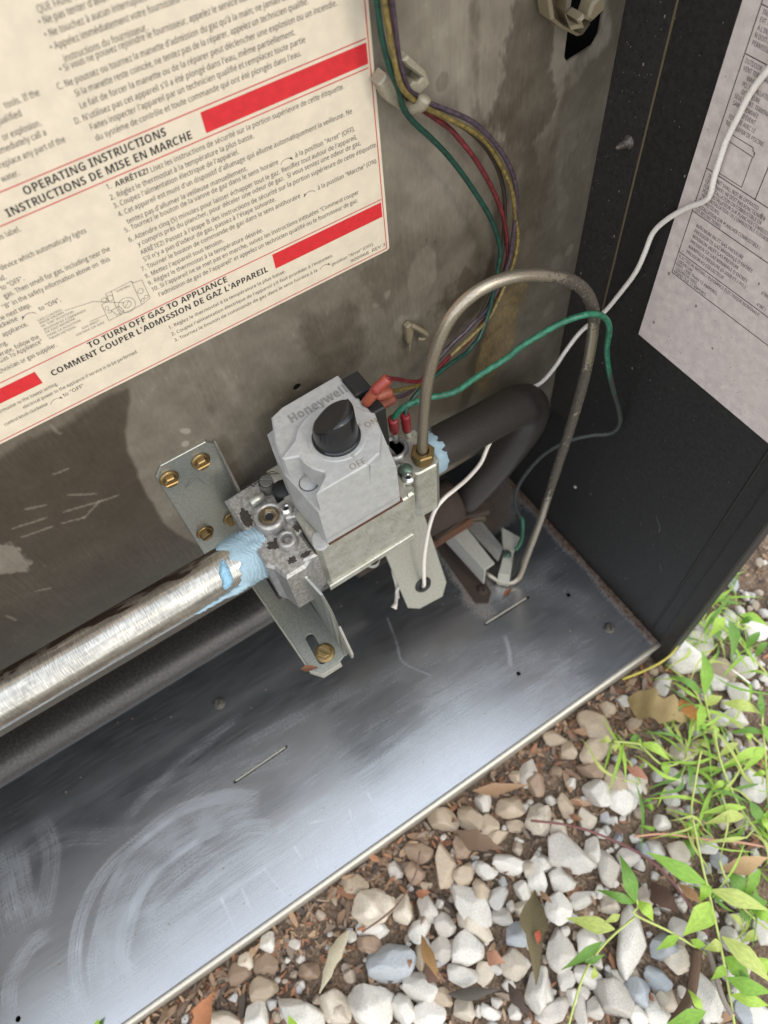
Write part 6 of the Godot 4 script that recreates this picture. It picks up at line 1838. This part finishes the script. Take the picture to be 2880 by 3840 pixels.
func build_plants():
	var tex := leaf_texture()
	var greens := []
	for c in [[158, 196, 64], [138, 180, 58], [180, 210, 82], [112, 154, 56], [196, 204, 108]]:
		var m := StandardMaterial3D.new()
		m.albedo_color = rgb8(c[0], c[1], c[2])
		m.albedo_texture = tex
		m.roughness = 0.5
		m.backlight_enabled = true
		m.backlight = Color(0.6, 0.7, 0.22)
		greens.append(m)
	var stem_m := mat(rgb8(168, 178, 96), 0.6)
	var plants := [
		["upper_corner", [V(71, -34, 241), V(64, -18, 216), V(62, -8, 203), V(71, 0, 192)], [[V(62, -2, 186), V(40, -8, 191), 5.2], [V(62, 0, 190), V(41, -6, 217), 5.2], [V(60, -10, 216), V(74, 2, 211), 3.7], [V(73, 0, 192), V(86, 0, 211), 4.7], [V(62, -14, 225), V(75, -4, 220), 3.1], [V(50, -14, 196), V(52, -16, 186), 4], [V(69, -4, 197), V(77, 4, 201), 3.2]]],
		["mid_corner", [V(-13, -32, 263), V(-5, -16, 240), V(-3, 0, 227), V(-1, 6, 221)], [[V(-4, 4, 226), V(15, 16, 199), 5.7], [V(-3, 2, 224), V(-20, 10, 199), 4], [V(-5, -4, 233), V(7, 4, 233), 4.7], [V(-8, -4, 229), V(-23, -14, 245), 4.3], [V(6, -2, 238), V(25, -4, 262), 5.5], [V(-9, -14, 246), V(-12, -20, 258), 3.1], [V(-24, -22, 248), V(-21, -26, 259), 3.9], [V(-19, -10, 240), V(-15, -16, 248), 3.3]]],
		["right_upper", [V(-13, -30, 317), V(8, -16, 288), V(20, -4, 268), V(25, 0, 262)], [[V(23, 0, 264), V(31, 10, 246), 3.3], [V(22, -2, 263), V(24, 4, 252), 2.5], [V(21, -4, 269), V(14, -8, 281), 3.6], [V(12, -12, 282), V(-17, -18, 285), 3.8], [V(17, -6, 273), V(-2, -14, 257), 3.3]]],
		["left_sprig", [V(-26, -26, 256), V(-59, -20, 250), V(-67, -14, 230), V(-70, -10, 224), V(-84, -12, 212)], [[V(-85, -14, 211), V(-92, -16, 205), 3.3], [V(-84, -14, 213), V(-85, -20, 219), 4], [V(-74, -12, 220), V(-66, -6, 219), 2.8], [V(-68, -12, 225), V(-54, -18, 248), 4.4], [V(-60, -18, 246), V(-64, -24, 256), 4], [V(-44, -20, 256), V(-54, -24, 273), 2.6], [V(-69, -10, 223), V(-66, -10, 224), 2.1]]],
		["centre_tuft", [V(-84, -34, 310), V(-68, -24, 287), V(-53, -14, 272), V(-33, -8, 256)], [[V(-84, -28, 262), V(-93, -26, 260), 1.9], [V(-87, -30, 268), V(-93, -28, 263), 2.9], [V(-96, -30, 280), V(-107, -28, 272), 2], [V(-72, -24, 289), V(-80, -30, 297), 1.7], [V(-64, -20, 292), V(-59, -26, 307), 1.5], [V(-95, -30, 287), V(-79, -30, 298), 1.6], [V(-85, -30, 297), V(-87, -32, 313), 3], [V(-70, -24, 262), V(-85, -30, 268), 1.3]]],
		["long_runner", [V(-36, -26, 336), V(-35, -20, 306), V(-29, -14, 281), V(-23, -10, 266), V(-12, -8, 249)], [[V(-38, -16, 310), V(-67, -18, 296), 5], [V(-33, -14, 306), V(-65, -18, 289), 3.5], [V(-28, -12, 304), V(-33, -20, 326), 5], [V(-32, -16, 289), V(-43, -24, 290), 2.3], [V(-32, -16, 282), V(-44, -24, 283), 2.8], [V(9, -10, 280), V(-27, -14, 274), 4], [V(-4, -10, 268), V(-25, -16, 266), 3.4], [V(6, -8, 265), V(5, -14, 273), 2.8], [V(-11, -16, 292), V(-2, -14, 296), 2.4], [V(-29, -14, 317), V(-32, -22, 330), 4.4]]],
		["three_leaf", [V(-126, -26, 362), V(-141, -12, 336), V(-157, 2, 313), V(-153, 6, 310), V(-151, 8, 305)], [[V(-153, 8, 307), V(-144, 16, 277), 6], [V(-153, 6, 307), V(-171, 6, 286), 3.6], [V(-151, 6, 307), V(-149, 0, 323), 4.9], [V(-138, -12, 341), V(-156, -18, 339), 3.7], [V(-175, 0, 312), V(-198, -8, 289), 6.1], [V(-166, 2, 307), V(-179, 0, 305), 2.8], [V(-131, -18, 348), V(-124, -22, 358), 3.4]]],
		["lower_left", [V(-238, -30, 343), V(-211, -16, 324), V(-187, -8, 316), V(-158, 0, 314)], [[V(-186, -8, 314), V(-221, -16, 312), 3.8], [V(-205, -12, 317), V(-189, -14, 322), 2.2], [V(-207, -14, 328), V(-200, -8, 322), 2.8]]],
		["big_centre", [V(-141, -28, 404), V(-124, -12, 371), V(-107, 0, 337), V(-95, 4, 314), V(-77, 0, 288)], [[V(-102, 4, 325), V(-125, 10, 287), 6.7], [V(-102, 4, 330), V(-77, -2, 362), 6.5], [V(-108, 2, 335), V(-135, -10, 343), 8.6], [V(-100, 0, 324), V(-112, -8, 333), 4.9], [V(-115, -4, 356), V(-106, -10, 395), 7.1], [V(-118, -6, 361), V(-129, -10, 355), 4.5], [V(-128, -12, 377), V(-110, -14, 401), 6.1], [V(-124, -12, 371), V(-136, -20, 374), 3.7], [V(-133, -14, 386), V(-115, -18, 405), 4.7], [V(-154, -14, 384), V(-185, -18, 375), 5.7], [V(-155, -14, 382), V(-155, -18, 369), 3.4], [V(-120, -14, 368), V(-113, -20, 387), 7.4], [V(-115, -16, 388), V(-126, -18, 379), 4.8]]],
		["right_fan", [V(-78, -26, 374), V(-86, -14, 355), V(-87, -4, 335), V(-82, 0, 320)], [[V(-82, -4, 330), V(-82, -10, 349), 6.2], [V(-62, 0, 340), V(-84, -8, 348), 4], [V(-83, -8, 356), V(-76, -12, 369), 5.5], [V(-90, -6, 348), V(-71, -8, 359), 6], [V(-97, -14, 351), V(-93, -22, 365), 2.7], [V(-90, -14, 367), V(-101, -22, 370), 4], [V(-100, -16, 381), V(-101, -22, 393), 5.5], [V(-89, -16, 353), V(-87, -26, 367), 3]]],
	]
	var labels := {"upper_corner": "grass sprig with broad blades beside the black wall at the upper right", "mid_corner": "grass sprig with one upright blade just off the pan's front right corner", "right_upper": "grass stem entering at the right edge beside the orange leaf piece", "left_sprig": "low grass sprig reaching furthest left towards the pan edge", "centre_tuft": "wispy tuft of thin curled grass right of the pink twig", "long_runner": "long grass runner with many blades along the right edge", "three_leaf": "grass sprig with three blades meeting above white pebbles", "lower_left": "thin grass stem at the bottom, its long blade pointing left", "big_centre": "largest grass plant with broad folded blades at the lower right", "right_fan": "fan of overlapping grass blades at the right edge above the largest plant"}
	var r := RandomNumberGenerator.new()
	r.seed = 15
	for p in plants:
		var o := thing("grass_plant", labels[p[0]], "grass plant", p[1][0], "stilt grass growing through the pebbles")
		var mb := MB.new(p[1][0])
		mb.smooth()
		mb.tube(p[1], 0.85, 7, 6)
		put("stem", mb.mesh(), stem_m, o)
		for l in p[2]:
			var lf := put("leaf", leaf_mesh(l[0], l[1], l[2] * 0.96, r.randf_range(2.0, 9.0), r.randf_range(0.12, 0.35), r.randf_range(-1.2, 1.2)), greens[r.randi() % 5], o)
			lf.position = (l[0] - p[1][0]) * 0.001
	# thinner blades and stems between them
	for k in 44:
		var x := -80.0 + k * 4.2
		var z := r.randf_range(200, 350) if x < 20.0 else r.randf_range(110, 240)
		var y0 := ground_height(x, z) + 4.0
		var o := thing("grass_shoot", "thin young grass shoot between larger plants, %s from the left" % ordinal(k), "grass plant", V(x, y0, z), "thin grass shoots")
		var a := r.randf() * TAU
		var tip := V(x + cos(a) * r.randf_range(10, 26), y0 + r.randf_range(12, 26), z + sin(a) * r.randf_range(10, 26))
		var mb := MB.new(V(x, y0, z))
		mb.smooth()
		mb.tube([V(x, y0 - 4, z), V(x, y0, z).lerp(tip, 0.5) + Y * 5, tip], 0.6, 6, 4)
		put("stem", mb.mesh(), stem_m, o)
		for j in 5:
			var st: Vector3 = V(x, y0, z).lerp(tip, 0.1 + 0.28 * j) + Y * 2.0
			var aa := a + r.randf_range(-1.9, 1.9)
			var l := r.randf_range(20, 56)
			var lf := put("leaf", leaf_mesh(st, st + V(cos(aa) * l, r.randf_range(-6, 6), sin(aa) * l), r.randf_range(0.7, 1.9), r.randf_range(3.0, 9.0), 0.3, r.randf_range(-6, 6)), greens[r.randi() % 5], o)
			lf.position = (st - V(x, y0, z)) * 0.001
	for b in [[V(-402, -26, 240), V(-399, -6, 230), 3.2, "small green grass tip at the bottom edge among large pebbles"], [V(-519, -6, 166), V(-511, 6, 160), 3.2, "small green grass tip before the pan at the bottom left"]]:
		var lf := put("grass_tip", leaf_mesh(b[0], b[1], b[2], 1.0, 0.3), greens[0])
		lf.position = b[0] * 0.001
		tag(lf, b[3], "grass plant")
